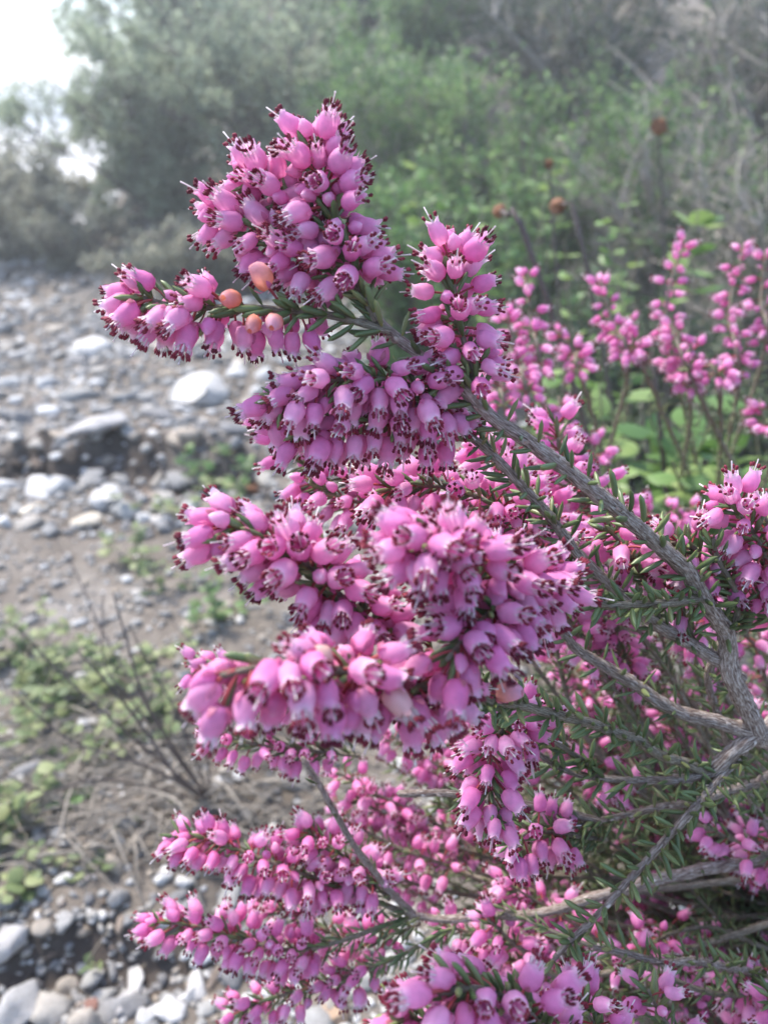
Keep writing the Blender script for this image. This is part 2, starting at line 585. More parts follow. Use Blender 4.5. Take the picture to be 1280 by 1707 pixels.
def rock(px, py, rx, mat, label, flat=0.55, seed=1, rot=0.0, wide=0.8, name='rock'):
    """a single named rock; rx = half its width in pixels of the photograph"""
    g = G(px, py, 0.01)
    d = proj(g)[2]
    r = rx / FPX * d * 1.15
    t = stone_tpl(900 + seed, 3, flat)
    me = make_mesh('rock', t['v'] * np.array([r, r * wide / 0.8, r]), t['t'], mat, rnd=random.random())
    o = obj(name, me, None, (g.x, g.y, ground_z(g.x, g.y) + r * flat * 0.45))
    o.rotation_euler = (random.gauss(0, .1), random.gauss(0, .1), rot)
    tag(o, label, 'rock', 'loose rocks on the stony ground')


rock(80, 812, 44, 'stone_white', 'bright white rounded rock below the dark earth bank', 0.7, 1, 0.3)
rock(140, 866, 30, 'stone_cream', 'flat cream stone in front of the white rounded rock', 0.45, 2, 0.1)
rock(180, 832, 27, 'stone_white', 'small white stone between cream stone and dark earth bank', 0.75, 3, 1.1)
rock(52, 850, 22, 'stone_cream', 'small tan stone below the bright white rounded rock', 0.4, 4, 0.4)
rock(160, 745, 50, 'stone_grey', 'long pale grey slab lying on top of the dark earth bank', 0.4, 5, 0.1)
rock(345, 690, 62, 'stone_white', 'broad white limestone slab behind the dark earth bank', 0.4, 6, -0.2)
rock(155, 590, 36, 'stone_white', 'white limestone lump under the tip of the orange-budded heather sprig', 0.6, 7, 0.2)
rock(24, 1590, 40, 'stone_grey', 'pale grey angular rock below the small earth ledge', 0.6, 8, 0.5)
rock(28, 1672, 62, 'stone_grey', 'biggest pale rock lying in the gravel below the earth ledge', 0.6, 9, 0.9)
rock(204, 1655, 27, 'stone_grey', 'upright egg-shaped grey pebble beside a reddish stone', 0.8, 10, 1.2)
rock(238, 1686, 25, 'stone_white', 'leaning pale oval pebble at the foot of the heather', 0.8, 11, 1.3)
rock(283, 1672, 28, 'stone_white', 'pale pebble touching a twin pebble under the lowest heather sprig', 0.65, 12, 0.4)
rock(312, 1645, 21, 'stone_white', 'small whitish twin pebble under the lowest heather sprig', 0.7, 13, 0.8)
rock(150, 1664, 19, 'stone_red', 'small dark reddish stone lying among grey pebbles', 0.55, 14, 0.1)
rock(562, 1682, 30, 'stone_brown', 'brown stone showing under the heather sprigs', 0.55, 15, 0.1)
rock(552, 1645, 19, 'stone_white', 'pale pebble behind the brown stone under the heather', 0.8, 16, 0.1)


# ------------------------------------------------------------------ heather flower
def rot_y(a):
    c_, s_ = math.cos(a), math.sin(a)
    return np.array([[c_, 0, s_], [0, 1, 0], [-s_, 0, c_]])


def flower_tpl(seed, bend, lod=0, kind='open'):
    """unit = length of the bell; stalk starts at the origin along +Z and bends towards +X"""
    rr = random.Random(seed)
    bag = Bag()
    pl = rr.uniform(0.5, 0.85)
    ns = 5 if lod == 0 else 3
    pts = [np.zeros(3)]
    for k in range(ns):
        a = bend * (k + 0.5) / ns
        pts.append(pts[-1] + np.array([math.sin(a), 0, math.cos(a)]) * pl / ns)
    pts = np.array(pts)
    rad = np.linspace(0.045, 0.06, len(pts))
    tube(bag, np.column_stack([pts, rad]), 5 if lod == 0 else 3, mi=1, cap=False)
    base = pts[-1]; A = rot_y(bend)

    def put(V, T, mi, tc=None):
        bag.add(np.asarray(V) @ A.T + base, T, mi, tc)
    seg = 16 if lod == 0 else 8
    fat = rr.uniform(0.86, 1.04)
    skew = np.array([rr.gauss(0, .05), rr.gauss(0, .05)])
    off = Vector((seed * 1.7, seed * .9, 0))
    if kind == 'bud':
        prof = [(0.0, .08), (.04, .2), (.16, .31), (.32, .36), (.5, .35), (.66, .29), (.8, .19), (.9, .09), (.95, .01)]
    elif kind == 'withered':
        prof = [(0.0, .09), (.04, .23), (.12, .32), (.25, .375), (.42, .385), (.6, .36), (.76, .30), (.88, .22), (.94, .13)]
    else:
        prof = [(0.0, .09), (.03, .22), (.09, .29), (.20, .345), (.34, .37), (.48, .365), (.62, .34), (.75, .295), (.83, .255), (.88, .245), (.95, .27), (1.0, .30)]
    if lod:
        prof = prof[::2] + ([prof[-1]] if prof[::2][-1] != prof[-1] else [])
    th = np.linspace(0, 2 * np.pi, seg, endpoint=False)
    ph = rr.uniform(0, 6.28)
    V, TC = [], []
    for z, r in prof:
        sq = 1 + 0.045 * np.cos(4 * (th + ph)) * min(1, z * 3)
        rad_ = r * fat * sq * (1 + 0.02 * np.array([rr.gauss(0, 1) for _ in th]))
        zz = np.full(seg, z)
        if kind == 'open' and z > 0.86:
            w = (z - 0.86) / 0.13
            lobe = np.cos(4 * (th + ph))
            zz = z + w * 0.10 * (lobe - 0.6)
            rad_ = rad_ + w * 0.035 * lobe
        V.append(np.column_stack([np.cos(th) * rad_, np.sin(th) * rad_, zz]))
        TC.append(np.column_stack([np.full(seg, z), th, np.zeros(seg)]))
    V = np.vstack(V)
    V[:, :2] += np.outer(np.sin(V[:, 2] * 2.6), skew)
    for q_ in range(len(V)):                     # soft dents, no two bells alike
        nv = noise.noise_vector(Vector(V[q_]) * 3.2 + off)
        V[q_] += np.array(nv[:]) * (0.055 if kind == 'withered' else 0.035)
    put(V, grid_tris(len(prof), seg), 0, np.vstack(TC))
    # calyx
    for k in range(4 if lod == 0 else 0):
        a = ph + k * math.pi / 2 + 0.4
        w, l = 0.10, rr.uniform(0.22, 0.34)
        q = []
        for z, ww, r in ((-.01, .5, .1), (l * .35, 1.0, .385 * fat), (l * .8, .7, .425 * fat), (l * 1.1, 0.05, .46 * fat)):
            for s_ in (-1, 0, 1):
                aa = a + s_ * w * ww / max(r, .15)
                q.append((math.cos(aa) * (r + (0.012 if s_ == 0 else 0)), math.sin(aa) * (r + (0.012 if s_ == 0 else 0)), z))
        put(q, grid_tris(4, 3, closed=False), 2)
    if kind != 'open':
        return bag.arrays()
    # stamens: white filaments, maroon two-horned anthers in a ring
    na = 8 if lod == 0 else 6
    ext = rr.uniform(1.02, 1.18)
    for k in range(na):
        a = ph + k * 2 * math.pi / na + rr.gauss(0, .08)
        ra = rr.uniform(.19, .25)
        e = ext + rr.gauss(0, .03)
        d = np.array([math.cos(a), math.sin(a), 0])
        p0, p1 = d * .17 + [0, 0, .7], d * ra + [0, 0, e]
        b2 = Bag()
        fp = [[*p0, .026], [*((p0 + p1) / 2 + d * .03), .030], [*p1, .024]]
        tube(b2, np.array(fp if lod == 0 else fp[::2]), 3, cap=False)
        q = b2.arrays(); put(q['v'], q['t'], 3)
        for s_ in ((-1, 1) if lod == 0 else (0,)):
            t_ = np.array([-d[1], d[0], 0]) * s_ * 0.034
            out = d * .05 + np.array([0, 0, 0.0])
            bb = Bag()
            c0 = p1 + t_
            if lod:
                tube(bb, np.array([[*(c0 - [0, 0, .06]), .05], [*(c0 + out + [0, 0, .07]), .075]]), 4)
                q = bb.arrays(); put(q['v'], q['t'], 4)
                continue
            tube(bb, np.array([[*(c0 - [0, 0, .07]), .02], [*(c0 + out * .3), .045 if lod == 0 else .07], [*(c0 + out + [0, 0, .07]), .045 if lod == 0 else .06], [*(c0 + out * 1.3 + t_ * .7 + [0, 0, .13]), .012]]), 4)
            q = bb.arrays(); put(q['v'], q['t'], 4)
    # style
    sl = rr.uniform(1.25, 1.5)
    bb = Bag()
    sx, sy = rr.gauss(0, .05), rr.gauss(0, .05)
    tube(bb, np.array([[0, 0, .5, .02], [sx, sy, 1.0, .02], [sx * 1.6, sy * 1.6, sl, .022], [sx * 1.7, sy * 1.7, sl + .05, .035]])[::(1 if lod == 0 else 3)], 4 if lod == 0 else 3)
    q = bb.arrays(); put(q['v'], q['t'], 3)
    return bag.arrays()


FL_MATS = ['corolla', 'pedicel', 'sepal', 'filament', 'anther']
BENDS = [0.15, 0.55, 0.95, 1.35]
FL = {}
for lod in (0, 1):
    FL['open', lod] = [(bd, flower_tpl(100 * i + s, bd, lod)) for i, bd in enumerate(BENDS) for s in range(4)]
    FL['bud', lod] = [(bd, flower_tpl(500 + s, bd, lod, 'bud')) for s, bd in enumerate((0.3, 0.6, 0.9))]
    FL['withered', lod] = [(bd, flower_tpl(600 + s, bd, lod, 'withered')) for s, bd in enumerate((0.3, 0.7, 1.0))]
    FL['faded', lod] = [(bd, flower_tpl(700 + s, bd, lod, 'open')) for s, bd in enumerate((0.5, 0.9, 1.2))]
SLOT0 = {'open': 'corolla', 'bud': 'corolla', 'withered': 'withered', 'faded': 'cream'}
FL_ME = {}
for (k, lod), lst in FL.items():
    FL_ME[k, lod] = [make_mesh('flower', t['v'], t['t'], [SLOT0[k]] + FL_MATS[1:], t['mi'], random.random(), t['tc']) for bd, t in lst]


def needle_tpl(seed, sides, rings, curve):
    rr = random.Random(seed)
    z = np.linspace(0, 1, rings)
    prof = np.interp(z, [0, .06, .2, .6, .88, .97, 1.0], [.035, .065, .11, .12, .103, .055, .012])
    th = np.linspace(0, 2 * np.pi, sides, endpoint=False)
    V, TC = [], []
    for zz, r in zip(z, prof):
        cx = curve * (zz ** 2)
        V.append(np.column_stack([np.cos(th) * r * .75 + cx, np.sin(th) * r, np.full(sides, zz)]))
        TC.append(np.column_stack([np.full(sides, zz), th, np.zeros(sides)]))
    T = grid_tris(rings, sides)
    return dict(v=np.vstack(V), t=np.array(T), mi=np.zeros(len(T), int), tc=np.vstack(TC))


NEEDLE_HI = [needle_tpl(i, 7, 8, c_) for i, c_ in enumerate((-.10, -.02, .06, .14, .2))]
NEEDLE_LO = [needle_tpl(i, 4, 3, c_) for i, c_ in enumerate((-.08, .0, .08, .16))]
NEEDLE_MID = [needle_tpl(i, 5, 5, c_) for i, c_ in enumerate((-.08, .0, .08, .16))]
NEEDLE_ME = [make_mesh('needle_leaf', t['v'], t['t'], 'needle', t['mi'], 0.0, t['tc']) for t in NEEDLE_HI]

DOWN = Vector((0, 0, -1))


def frame(o, z, x_hint, s):
    z = z.normalized()
    x = x_hint - z * x_hint.dot(z)
    if x.length < 1e-4:
        x = Vector((1, 0, 0)) - z * z.x
    x.normalize()
    y = z.cross(x)
    m_ = Matrix((x * s, y * s, z * s)).transposed().to_4x4()
    m_.translation = o
    return m_


class Bush:
    """one heather plant: stems, flowers and needle leaves are collected and then split"""
    def __init__(s, name, base, label, group, seed):
        s.root = thing(name, base, label, 'heather', group)
        s.flowers, s.needles = [], []
        s.rr = random.Random(seed)
        s.centres = []

    def stem(s, pts, r0, r1, name='branch', mat='stem', sides=9, rough=0.07, step=0.0016, label=None):
        """pts: list of (px,py,depth) or Vectors, from root end to tip"""
        q = [P(*p) if not isinstance(p, Vector) else p for p in pts]
        n = len(q)
        arr = [(*v, r0 + (r1 - r0) * (i / (n - 1))) for i, v in enumerate(q)]
        c_ = spline(arr, step)
        jit = 0.10 * rough / 0.07
        nz = np.array([noise.noise(Vector((i * .35, r0 * 1e4, 2.0))) for i in range(len(c_))])
        c_[:, 3] *= 1 + jit * 1.2 * nz
        c_[:, :3] += np.array([[noise.noise(Vector((i * .13, r0 * 3e4, k * 9.0))) for k in range(3)] for i in range(len(c_))]) * r0 * 0.5
        bag = Bag()
        tube(bag, c_, sides, rough)
        if rough > 0.05 and r0 > 0.0006:       # leaf scars and bark flakes
            for k in range(int(len(c_) * 1.3)):
                i = s.rr.randrange(1, len(c_) - 1)
                t = Vector(c_[i + 1, :3] - c_[i - 1, :3]).normalized()
                rad = s.radial(t)
                p0 = Vector(c_[i, :3]) + rad * c_[i, 3] * .8
                L = s.rr.uniform(.5, 1.3) * 0.0011
                d = (t * s.rr.choice((1, 1, -1)) + rad * s.rr.uniform(.15, .6)).normalized() * L
                sd_ = t.cross(rad) * L * s.rr.uniform(.2, .45)
                tip_ = p0 + d
                V = [p0 - sd_, p0 + sd_, tip_ + sd_ * .4, tip_ - sd_ * .4, p0 + rad * L * .35 + d * .4]
                bag.add([v[:] for v in V], [(0, 1, 4), (1, 2, 4), (2, 3, 4), (3, 0, 4)], 0, np.random.default_rng(k).uniform(0, 40, (5, 3)) * 0 + s.rr.uniform(0, 60), 0.0)
        o = obj(name, bag.mesh(name, mat, c_[0, :3]), s.root, c_[0, :3])
        if label: o['label'] = label
        return o, c_

    def radial(s, t):
        v = Vector((s.rr.gauss(0, 1), s.rr.gauss(0, 1), s.rr.gauss(0, 1)))
        v -= t * v.dot(t)
        return v.normalized()

    def leaves(s, part, c_, t0, t1, gap, length, ang=(35, 70), per=4, dens=1.0):
        """whorls of needle leaves along the stem"""
        L = np.concatenate([[0], np.cumsum(np.linalg.norm(np.diff(c_[:, :3], axis=0), axis=1))])
        d = L[-1] * t0
        rot = s.rr.uniform(0, 6)
        while d < L[-1] * t1:
            i = min(len(c_) - 2, max(1, int(np.searchsorted(L, d))))
            t = Vector(c_[i + 1, :3] - c_[i - 1, :3]).normalized()
            ref = Vector((.2, .3, .9)); u = (ref - t * ref.dot(t)).normalized(); w = t.cross(u)
            for k in range(per):
                if s.rr.random() > dens: continue
                a = rot + k * 2 * math.pi / per + s.rr.gauss(0, .25)
                rad = u * math.cos(a) + w * math.sin(a)
                el = R(s.rr.uniform(*ang))
                dr = t * math.cos(el) + rad * math.sin(el)
                o_ = Vector(c_[i, :3]) + rad * c_[i, 3] * .8
                s.needles.append((o_, dr, t, length * s.rr.uniform(.75, 1.15), part))
            rot += math.pi / per + s.rr.gauss(0, .1)
            d += gap * s.rr.uniform(.7, 1.3)

    def bloom(s, part, c_, t0, t1, n, size=0.0051, bias=(0, 0, 0), bw=0.0, droop=0.5, kinds=('open',) * 9 + ('bud',), lean=(0.0, 0.9), mind=0.62, reach=1.0):
        L = np.concatenate([[0], np.cumsum(np.linalg.norm(np.diff(c_[:, :3], axis=0), axis=1))])
        bias = Vector(bias)
        g0 = s.rr.uniform(0, 6)
        made = 0
        for k in range(n * 5):
            if made >= n: break
            t_ = t0 + (t1 - t0) * ((k + s.rr.random()) / (n * 1.0) % 1.0)
            i = min(len(c_) - 2, max(1, int(np.searchsorted(L, L[-1] * t_))))
            t = Vector(c_[i + 1, :3] - c_[i - 1, :3]).normalized()
            ref = Vector((.2, .3, .9)); u = (ref - t * ref.dot(t)).normalized(); w = t.cross(u)
            a = g0 + k * 2.39996 + s.rr.gauss(0, .3)
            rad = u * math.cos(a) + w * math.sin(a)
            f = (t_ - t0) / max(1e-6, t1 - t0)
            le = lean[0] + (lean[1] - lean[0]) * f ** 2 + s.rr.gauss(0, .15)
            out = rad * math.cos(le) + t * math.sin(le) + bias * bw
            if out.length < 1e-3: continue
            out.normalize()
            want = min(1.5, max(0.05, droop * (1 - max(0, out.dot(DOWN))) * s.rr.uniform(.4, 1.6)))
            kind = s.rr.choice(kinds)
            opts = FL[kind, 0]
            near = sorted(range(len(opts)), key=lambda j: abs(opts[j][0] - want) + s.rr.random() * .3)
            j = near[0]
            sz = size * s.rr.uniform(.86, 1.1) * (0.72 if kind == 'bud' else 0.9 if kind == 'withered' else 1)
            mt = frame(Vector(c_[i, :3]) + rad * c_[i, 3] * .6, out, DOWN + Vector((s.rr.gauss(0, .3), s.rr.gauss(0, .3), 0)), sz)
            bd = opts[j][0]
            cen = mt @ Vector((math.sin(bd * .6) * .65 + math.sin(bd) * .45, 0, math.cos(bd * .5) * .6 + math.cos(bd) * .45))
            if any((cen - q).length < mind * min(sz, size) for q in s.centres[-160:]): continue
            s.centres.append(cen)
            s.flowers.append((mt, kind, j, cen, sz, part))
            made += 1

    def finish(s, nfl, nnd, lod=0):
        def vis(p, size, slack=30):
            x, y, d = proj(p)
            ok = -slack < x < W + slack and -slack < y < H + slack
            return size / d * (1 if ok else 0.001)
        s.flowers.sort(key=lambda f: -vis(f[3], f[4]))
        bags = {}
        for i, (mt, kind, j, cen, sz, part) in enumerate(s.flowers):
            if i < nfl:
                nm = {'open': 'flower', 'bud': 'flower_bud', 'withered': 'withered_flower', 'faded': 'faded_flower'}[kind]
                o = obj(nm, FL_ME[kind, lod][j], part, mt.translation)
                o.rotation_euler = mt.to_euler(); o.scale = (mt.to_scale())
            else:
                b_ = bags.setdefault('x', Bag())
                t = dict(FL[kind, 1][j][1])
                if kind in ('withered', 'faded'):
                    t['mi'] = np.where(t['mi'] == 0, 5, t['mi'])
                b_.add_tpl(t, mt, s.rr.random())
        for b_ in bags.values():
            tag(obj('flower_mass', b_.mesh('flower_mass', FL_MATS + ['withered'], world_loc(s.root)), s.root, world_loc(s.root)), kind='stuff')
        s.needles.sort(key=lambda f: -vis(f[0], f[3], 0))
        bag = Bag()
        for i, (o_, dr, t, ln, part) in enumerate(s.needles):
            mt = frame(o_, dr, t, ln)
            if i < nnd:
                o = obj('needle_leaf', NEEDLE_ME[s.rr.randrange(len(NEEDLE_ME))], part, o_)
                o.rotation_euler = mt.to_euler(); o.scale = mt.to_scale()
            else:
                d = proj(o_)[2]
                bag.add_tpl((NEEDLE_MID if d < 0.2 else NEEDLE_LO)[s.rr.randrange(4)], mt, s.rr.random())
        if bag.n:
            tag(obj('needle_mass', bag.mesh('needle_mass', 'needle', world_loc(s.root)), s.root, world_loc(s.root)), kind='stuff')


# ------------------------------------------------------------------ the heather in front
base = G(1560, 1960)
base.z = ground_z(base.x, base.y)
near = Bush('heather_bush', base, 'large pink flowering heather bush arching over the stony ground in sharp focus', 'pink heather bushes', 21)
FORK = P(1262, 1222, .205)
o_, trunk_c = near.stem([base - Vector((0, 0, .01)), P(1520, 1720, .34), P(1440, 1480, .27), P(1340, 1270, .22), FORK], .0060, .0030, 'trunk', sides=12, rough=0.09)
MM = 0.001
SZ = 0.0051

# main arching branch
pm, cm = near.stem([FORK, (1222, 1130, .198), (1205, 1060, .192), (1172, 990, .184), (1090, 902, .175), (985, 815, .167), (880, 735, .163), (790, 668, .160), (700, 592, .158), (630, 535, .156)], .0024, .0009, 'branch', sides=11)
near.leaves(pm, cm, .22, .98, .0038, .0060, (40, 85), 4, .75)
near.leaves(pm, cm, .02, .30, .009, .0045, (40, 85), 4, .35)

def sprig(pts, r0, r1, fl=(0.3, 1.0), n=20, size=SZ, leafz=(0.0, .98), gap=.0024, ll=.0054, dens=.85, step=.0016, **kw):
    p, c_ = near.stem(pts, r0, r1, 'sprig', 'youngstem', 7, .04, step)
    near.leaves(p, c_, leafz[0], leafz[1], gap, ll, (30, 65), 4, dens)
    if n: near.bloom(p, c_, fl[0], fl[1], int(n * 1.5), size, **kw)
    return p, c_

LEFT = -RIGHT
# A top spire and its left shoulder
sprig([(630, 535, .156), (592, 470, .1555), (562, 380, .155), (540, 315, .155), (524, 238, .155)], .00085, .00045, (.24, 1.0), 44, bias=LEFT - UP * .2, bw=.30, droop=.35, lean=(-.1, 1.2))
sprig([(600, 490, .156), (530, 440, .157), (460, 400, .158), (375, 350, .159)], .0006, .0004, (.25, 1.0), 30, bias=LEFT + DOWN * .4, bw=.35, droop=.4, lean=(0, 1.0))
sprig([(580, 440, .156), (530, 370, .157), (470, 325, .158), (415, 295, .158)], .0006, .0004, (.15, 1.0), 20, bias=LEFT, bw=.25, droop=.3, lean=(-.1, 1.0))
# B left sprig with orange buds
pb, cb = sprig([(650, 552, .156), (560, 528, .155), (470, 515, .154), (390, 512, .153), (300, 512, .153), (225, 492, .153)], .0008, .0004, (.62, 1.0), 22, bias=DOWN * .8 + LEFT * .4, bw=.7, droop=.6, lean=(.0, .9), gap=.0026)
near.bloom(pb, cb, .40, .60, 4, .0054, kinds=('withered',), droop=.3, bias=-FWD, bw=.9, lean=(.3, .5))
near.bloom(pb, cb, .28, .60, 14, .0049, droop=.9, bias=DOWN + FWD * .6, bw=1.2, lean=(-.2, .1))
# C upright sprig right of the spire
sprig([(800, 672, .160), (778, 590, .160), (760, 505, .160), (752, 425, .160)], .0007, .0004, (.12, 1.0), 30, droop=.35, lean=(-.1, 1.15), bias=-FWD, bw=.15)
# second thinner branch behind, leading to the drooping cluster D
pe, ce = near.stem([(1235, 1130, .202), (1180, 1092, .195), (1080, 1030, .188), (1000, 960, .182), (930, 880, .177), (860, 800, .172), (800, 740, .168), (745, 690, .164)], .0017, .0007, 'branch')
near.leaves(pe, ce, .25, 1.0, .0028, .0054, (35, 75), 4, .85)
near.leaves(pe, ce, .05, .35, .008, .0046, (35, 75), 4, .4)
sprig([(745, 690, .164), (690, 645, .160), (610, 630, .157), (530, 640, .155), (455, 672, .155)], .0006, .0004, (.08, 1.0), 52, bias=DOWN + LEFT * .2, bw=.65, droop=.55, lean=(-.1, .9))
sprig([(770, 710, .168), (690, 700, .165), (610, 700, .162), (540, 705, .160), (480, 715, .160)], .0006, .0004, (.05, 1.0), 34, bias=DOWN + LEFT * .2, bw=.6, droop=.6, lean=(-.1, .9))
# F blossom pointing at the camera
sprig([(1178, 998, .184), (1110, 1006, .176), (1040, 1008, .168), (960, 1000, .158), (880, 975, .146), (790, 935, .134), (695, 905, .121)], .0010, .0005, (.58, 1.0), 60, droop=.45, lean=(-.1, 1.2), bias=DOWN, bw=.08, gap=.0028, ll=.0052)
sprig([(880, 985, .146), (830, 1010, .138), (780, 1060, .130), (745, 1100, .126)], .0006, .0004, (.2, 1.0), 22, droop=.6, bias=DOWN, bw=.4)
# G left blossom
sprig([(830, 1165, .158), (720, 1115, .146), (630, 1060, .140), (575, 1000, .138), (505, 935, .137), (430, 890, .136), (372, 872, .136)], .0007, .0004, (.50, 1.0), 46, droop=.45, lean=(-.1, 1.1), bias=LEFT * .6 + DOWN * .5, bw=.35)
# H nearest blurred blossom
ph_, ch_ = sprig([(1182, 1292, .205), (1080, 1245, .192), (980, 1205, .178), (880, 1180, .164), (800, 1162, .150), (690, 1140, .132), (570, 1118, .120), (450, 1112, .114), (370, 1125, .112)], .0013, .0005, (.70, 1.0), 42, droop=.8, lean=(-.1, .9), bias=DOWN, bw=.55, gap=.0034, ll=.0055, kinds=('open',) * 14 + ('faded', 'bud'))
near.bloom(ph_, ch_, .62, .74, 4, .0052, kinds=('withered',), droop=.3, bias=-FWD, bw=.5)
# small blossoms behind H
sprig([(560, 1210, .25), (480, 1170, .245), (400, 1120, .24), (330, 1110, .24)], .0006, .0004, (.2, 1.0), 20, droop=.5, size=.0047)
sprig([(600, 1260, .25), (500, 1250, .245), (420, 1240, .24), (350, 1220, .24)], .0006, .0004, (.2, 1.0), 22, droop=.6, size=.0047)
# lower woody branches
pl1, cl1 = near.stem([FORK, (1200, 1205, .205), (1120, 1180, .203), (1040, 1130, .2), (970, 1090, .196), (935, 1050, .192)], .0021, .0010, 'branch')
near.leaves(pl1, cl1, .35, 1.0, .006, .0056, (40, 80), 4, .5)
pl2, cl2 = near.stem([FORK, (1215, 1260, .204), (1185, 1288, .204)], .0022, .0017, 'branch')
pl3, cl3 = near.stem([(1350, 1390, .245), (1280, 1428, .243), (1150, 1455, .24), (1040, 1480, .238), (930, 1515, .236), (800, 1530, .236), (690, 1527, .238)], .0020, .0010, 'branch')
near.leaves(pl3, cl3, .1, 1.0, .009, .0056, (40, 80), 4, .4)
pl4, cl4 = near.stem([(690, 1527, .238), (640, 1475, .232), (585, 1400, .226), (545, 1330, .222), (505, 1262, .22)], .0011, .0007, 'branch')
near.leaves(pl4, cl4, .05, .9, .006, .0046, (25, 50), 4, .4)
# leafy in-focus shoot crossing the lower middle
pl5, cl5 = near.stem([(1300, 1180, .22), (1180, 1320, .2), (1090, 1420, .192), (1000, 1520, .186), (940, 1580, .182), (915, 1610, .181)], .0011, .0005, 'branch')
near.leaves(pl5, cl5, .1, 1.0, .0030, .0062, (50, 85), 4, .85)
pl6, cl6 = near.stem([(1185, 1288, .204), (1120, 1300, .202), (1040, 1300, .2), (960, 1290, .198), (900, 1260, .196), (850, 1210, .194)], .0012, .0005, 'branch')
near.leaves(pl6, cl6, .05, 1.0, .0030, .0062, (40, 80), 4, .85)
pl7, cl7 = near.stem([(1330, 1270, .23), (1200, 1325, .215), (1080, 1350, .21), (990, 1370, .208), (890, 1400, .206)], .0013, .0005, 'branch')
near.leaves(pl7, cl7, .1, 1.0, .0030, .0062, (40, 80), 4, .85)
pl8, cl8 = near.stem([(1000, 1370, .208), (900, 1345, .206), (830, 1335, .205), (740, 1322, .205), (665, 1322, .205)], .0011, .0009, 'branch')
near.leaves(pl8, cl8, .0, .7, .0036, .0056, (40, 80), 4, .7)
pl9, cl9 = near.stem([(1340, 1480, .26), (1250, 1330, .24), (1200, 1200, .225), (1180, 1130, .215), (1200, 1060, .21)], .0014, .0008, 'branch')
near.leaves(pl9, cl9, .2, 1.0, .0030, .0062, (40, 80), 4, .85)
pl10, cl10 = near.stem([(1330, 1640, .26), (1200, 1610, .22), (1090, 1600, .21), (990, 1580, .206)], .0013, .0007, 'branch')
near.leaves(pl10, cl10, .1, 1.0, .0030, .0062, (40, 80), 4, .85)
# upper right: leafy shoot and its blossoms
sprig([(1215, 1060, .196), (1230, 1000, .188), (1195, 930, .182), (1190, 900, .18)], .0008, .0004, (.9, 1.0), 0, gap=.0024, ll=.0046, dens=.9)
sprig([(1240, 1060, .20), (1275, 960, .19), (1262, 900, .184), (1215, 835, .182)], .0007, .0004, (.35, 1.0), 34, droop=.35, lean=(-.1, 1.1))
sprig([(1240, 1050, .20), (1200, 960, .19), (1150, 910, .186), (1118, 905, .184)], .0006, .0004, (.45, 1.0), 14, droop=.45)
sprig([(1300, 1080, .21), (1310, 1000, .2), (1290, 940, .195), (1275, 860, .19)], .0007, .0004, (.2, 1.0), 22, droop=.45)
sprig([(1100, 1040, .20), (1070, 960, .192), (1030, 900, .186), (1005, 880, .184)], .0006, .0004, (.55, 1.0), 10, droop=.5)
sprig([(1160, 1080, .20), (1130, 1000, .195), (1140, 930, .19), (1135, 900, .188)], .0006, .0004, (.4, 1.0), 8, droop=.5)
# short flowering shoots just behind the main branches
sprig([(960, 960, .19), (880, 880, .186), (800, 830, .184), (720, 810, .182), (640, 820, .18)], .0007, .0004, (.15, 1.0), 44, droop=.5, lean=(-.1, .9), bias=UP, bw=.15)
sprig([(900, 1000, .20), (760, 900, .205), (640, 850, .207), (570, 830, .208), (510, 800, .208)], .0007, .0004, (.35, 1.0), 36, droop=.5)
sprig([(820, 880, .205), (700, 830, .21), (600, 800, .212), (500, 770, .214), (455, 700, .214)], .0006, .0004, (.3, 1.0), 22, droop=.5)
sprig([(1000, 960, .21), (920, 880, .208), (850, 800, .206), (800, 730, .206)], .0006, .0004, (.1, 1.0), 30, droop=.5)
sprig([(1080, 960, .22), (1000, 860, .22), (940, 780, .222), (925, 700, .224)], .0006, .0004, (.3, 1.0), 24, droop=.45)
# N hanging cluster in focus
sprig([(1000, 1290, .2), (930, 1240, .192), (870, 1210, .186), (830, 1225, .182), (815, 1290, .18), (830, 1370, .178)], .0007, .0004, (.45, 1.0), 34, droop=.5, bias=DOWN + LEFT * .3, bw=.3)
sprig([(1010, 1400, .21), (930, 1390, .202), (880, 1385, .198), (850, 1420, .196)], .0006, .0004, (.4, 1.0), 16, droop=.6, size=.0047)
# I, J, K, L lower-left clusters
sprig([(690, 1527, .238), (590, 1490, .236), (500, 1455, .234), (420, 1425, .232), (345, 1400, .232), (290, 1395, .232)], .0008, .0004, (.32, 1.0), 52, droop=.5, lean=(-.1, 1.0), bias=DOWN * .5 + LEFT * .3, bw=.3, gap=.0034)
sprig([(690, 1527, .238), (590, 1560, .240), (500, 1585, .240), (420, 1570, .240), (330, 1545, .240), (255, 1535, .240)], .0008, .0004, (.38, 1.0), 48, droop=.5, lean=(-.1, 1.0), bias=DOWN * .4 + LEFT * .3, bw=.3, gap=.0034)
sprig([(760, 1545, .24), (650, 1600, .245), (540, 1640, .25), (450, 1665, .25), (390, 1690, .25)], .0007, .0004, (.4, 1.0), 32, droop=.5, size=.0047)
sprig([(650, 1500, .236), (600, 1450, .236), (550, 1410, .236), (505, 1385, .236)], .0006, .0004, (.15, 1.0), 30, droop=.5)
sprig([(700, 1540, .25), (600, 1570, .26), (520, 1540, .26), (440, 1500, .26)], .0006, .0004, (.2, 1.0), 26, droop=.5)
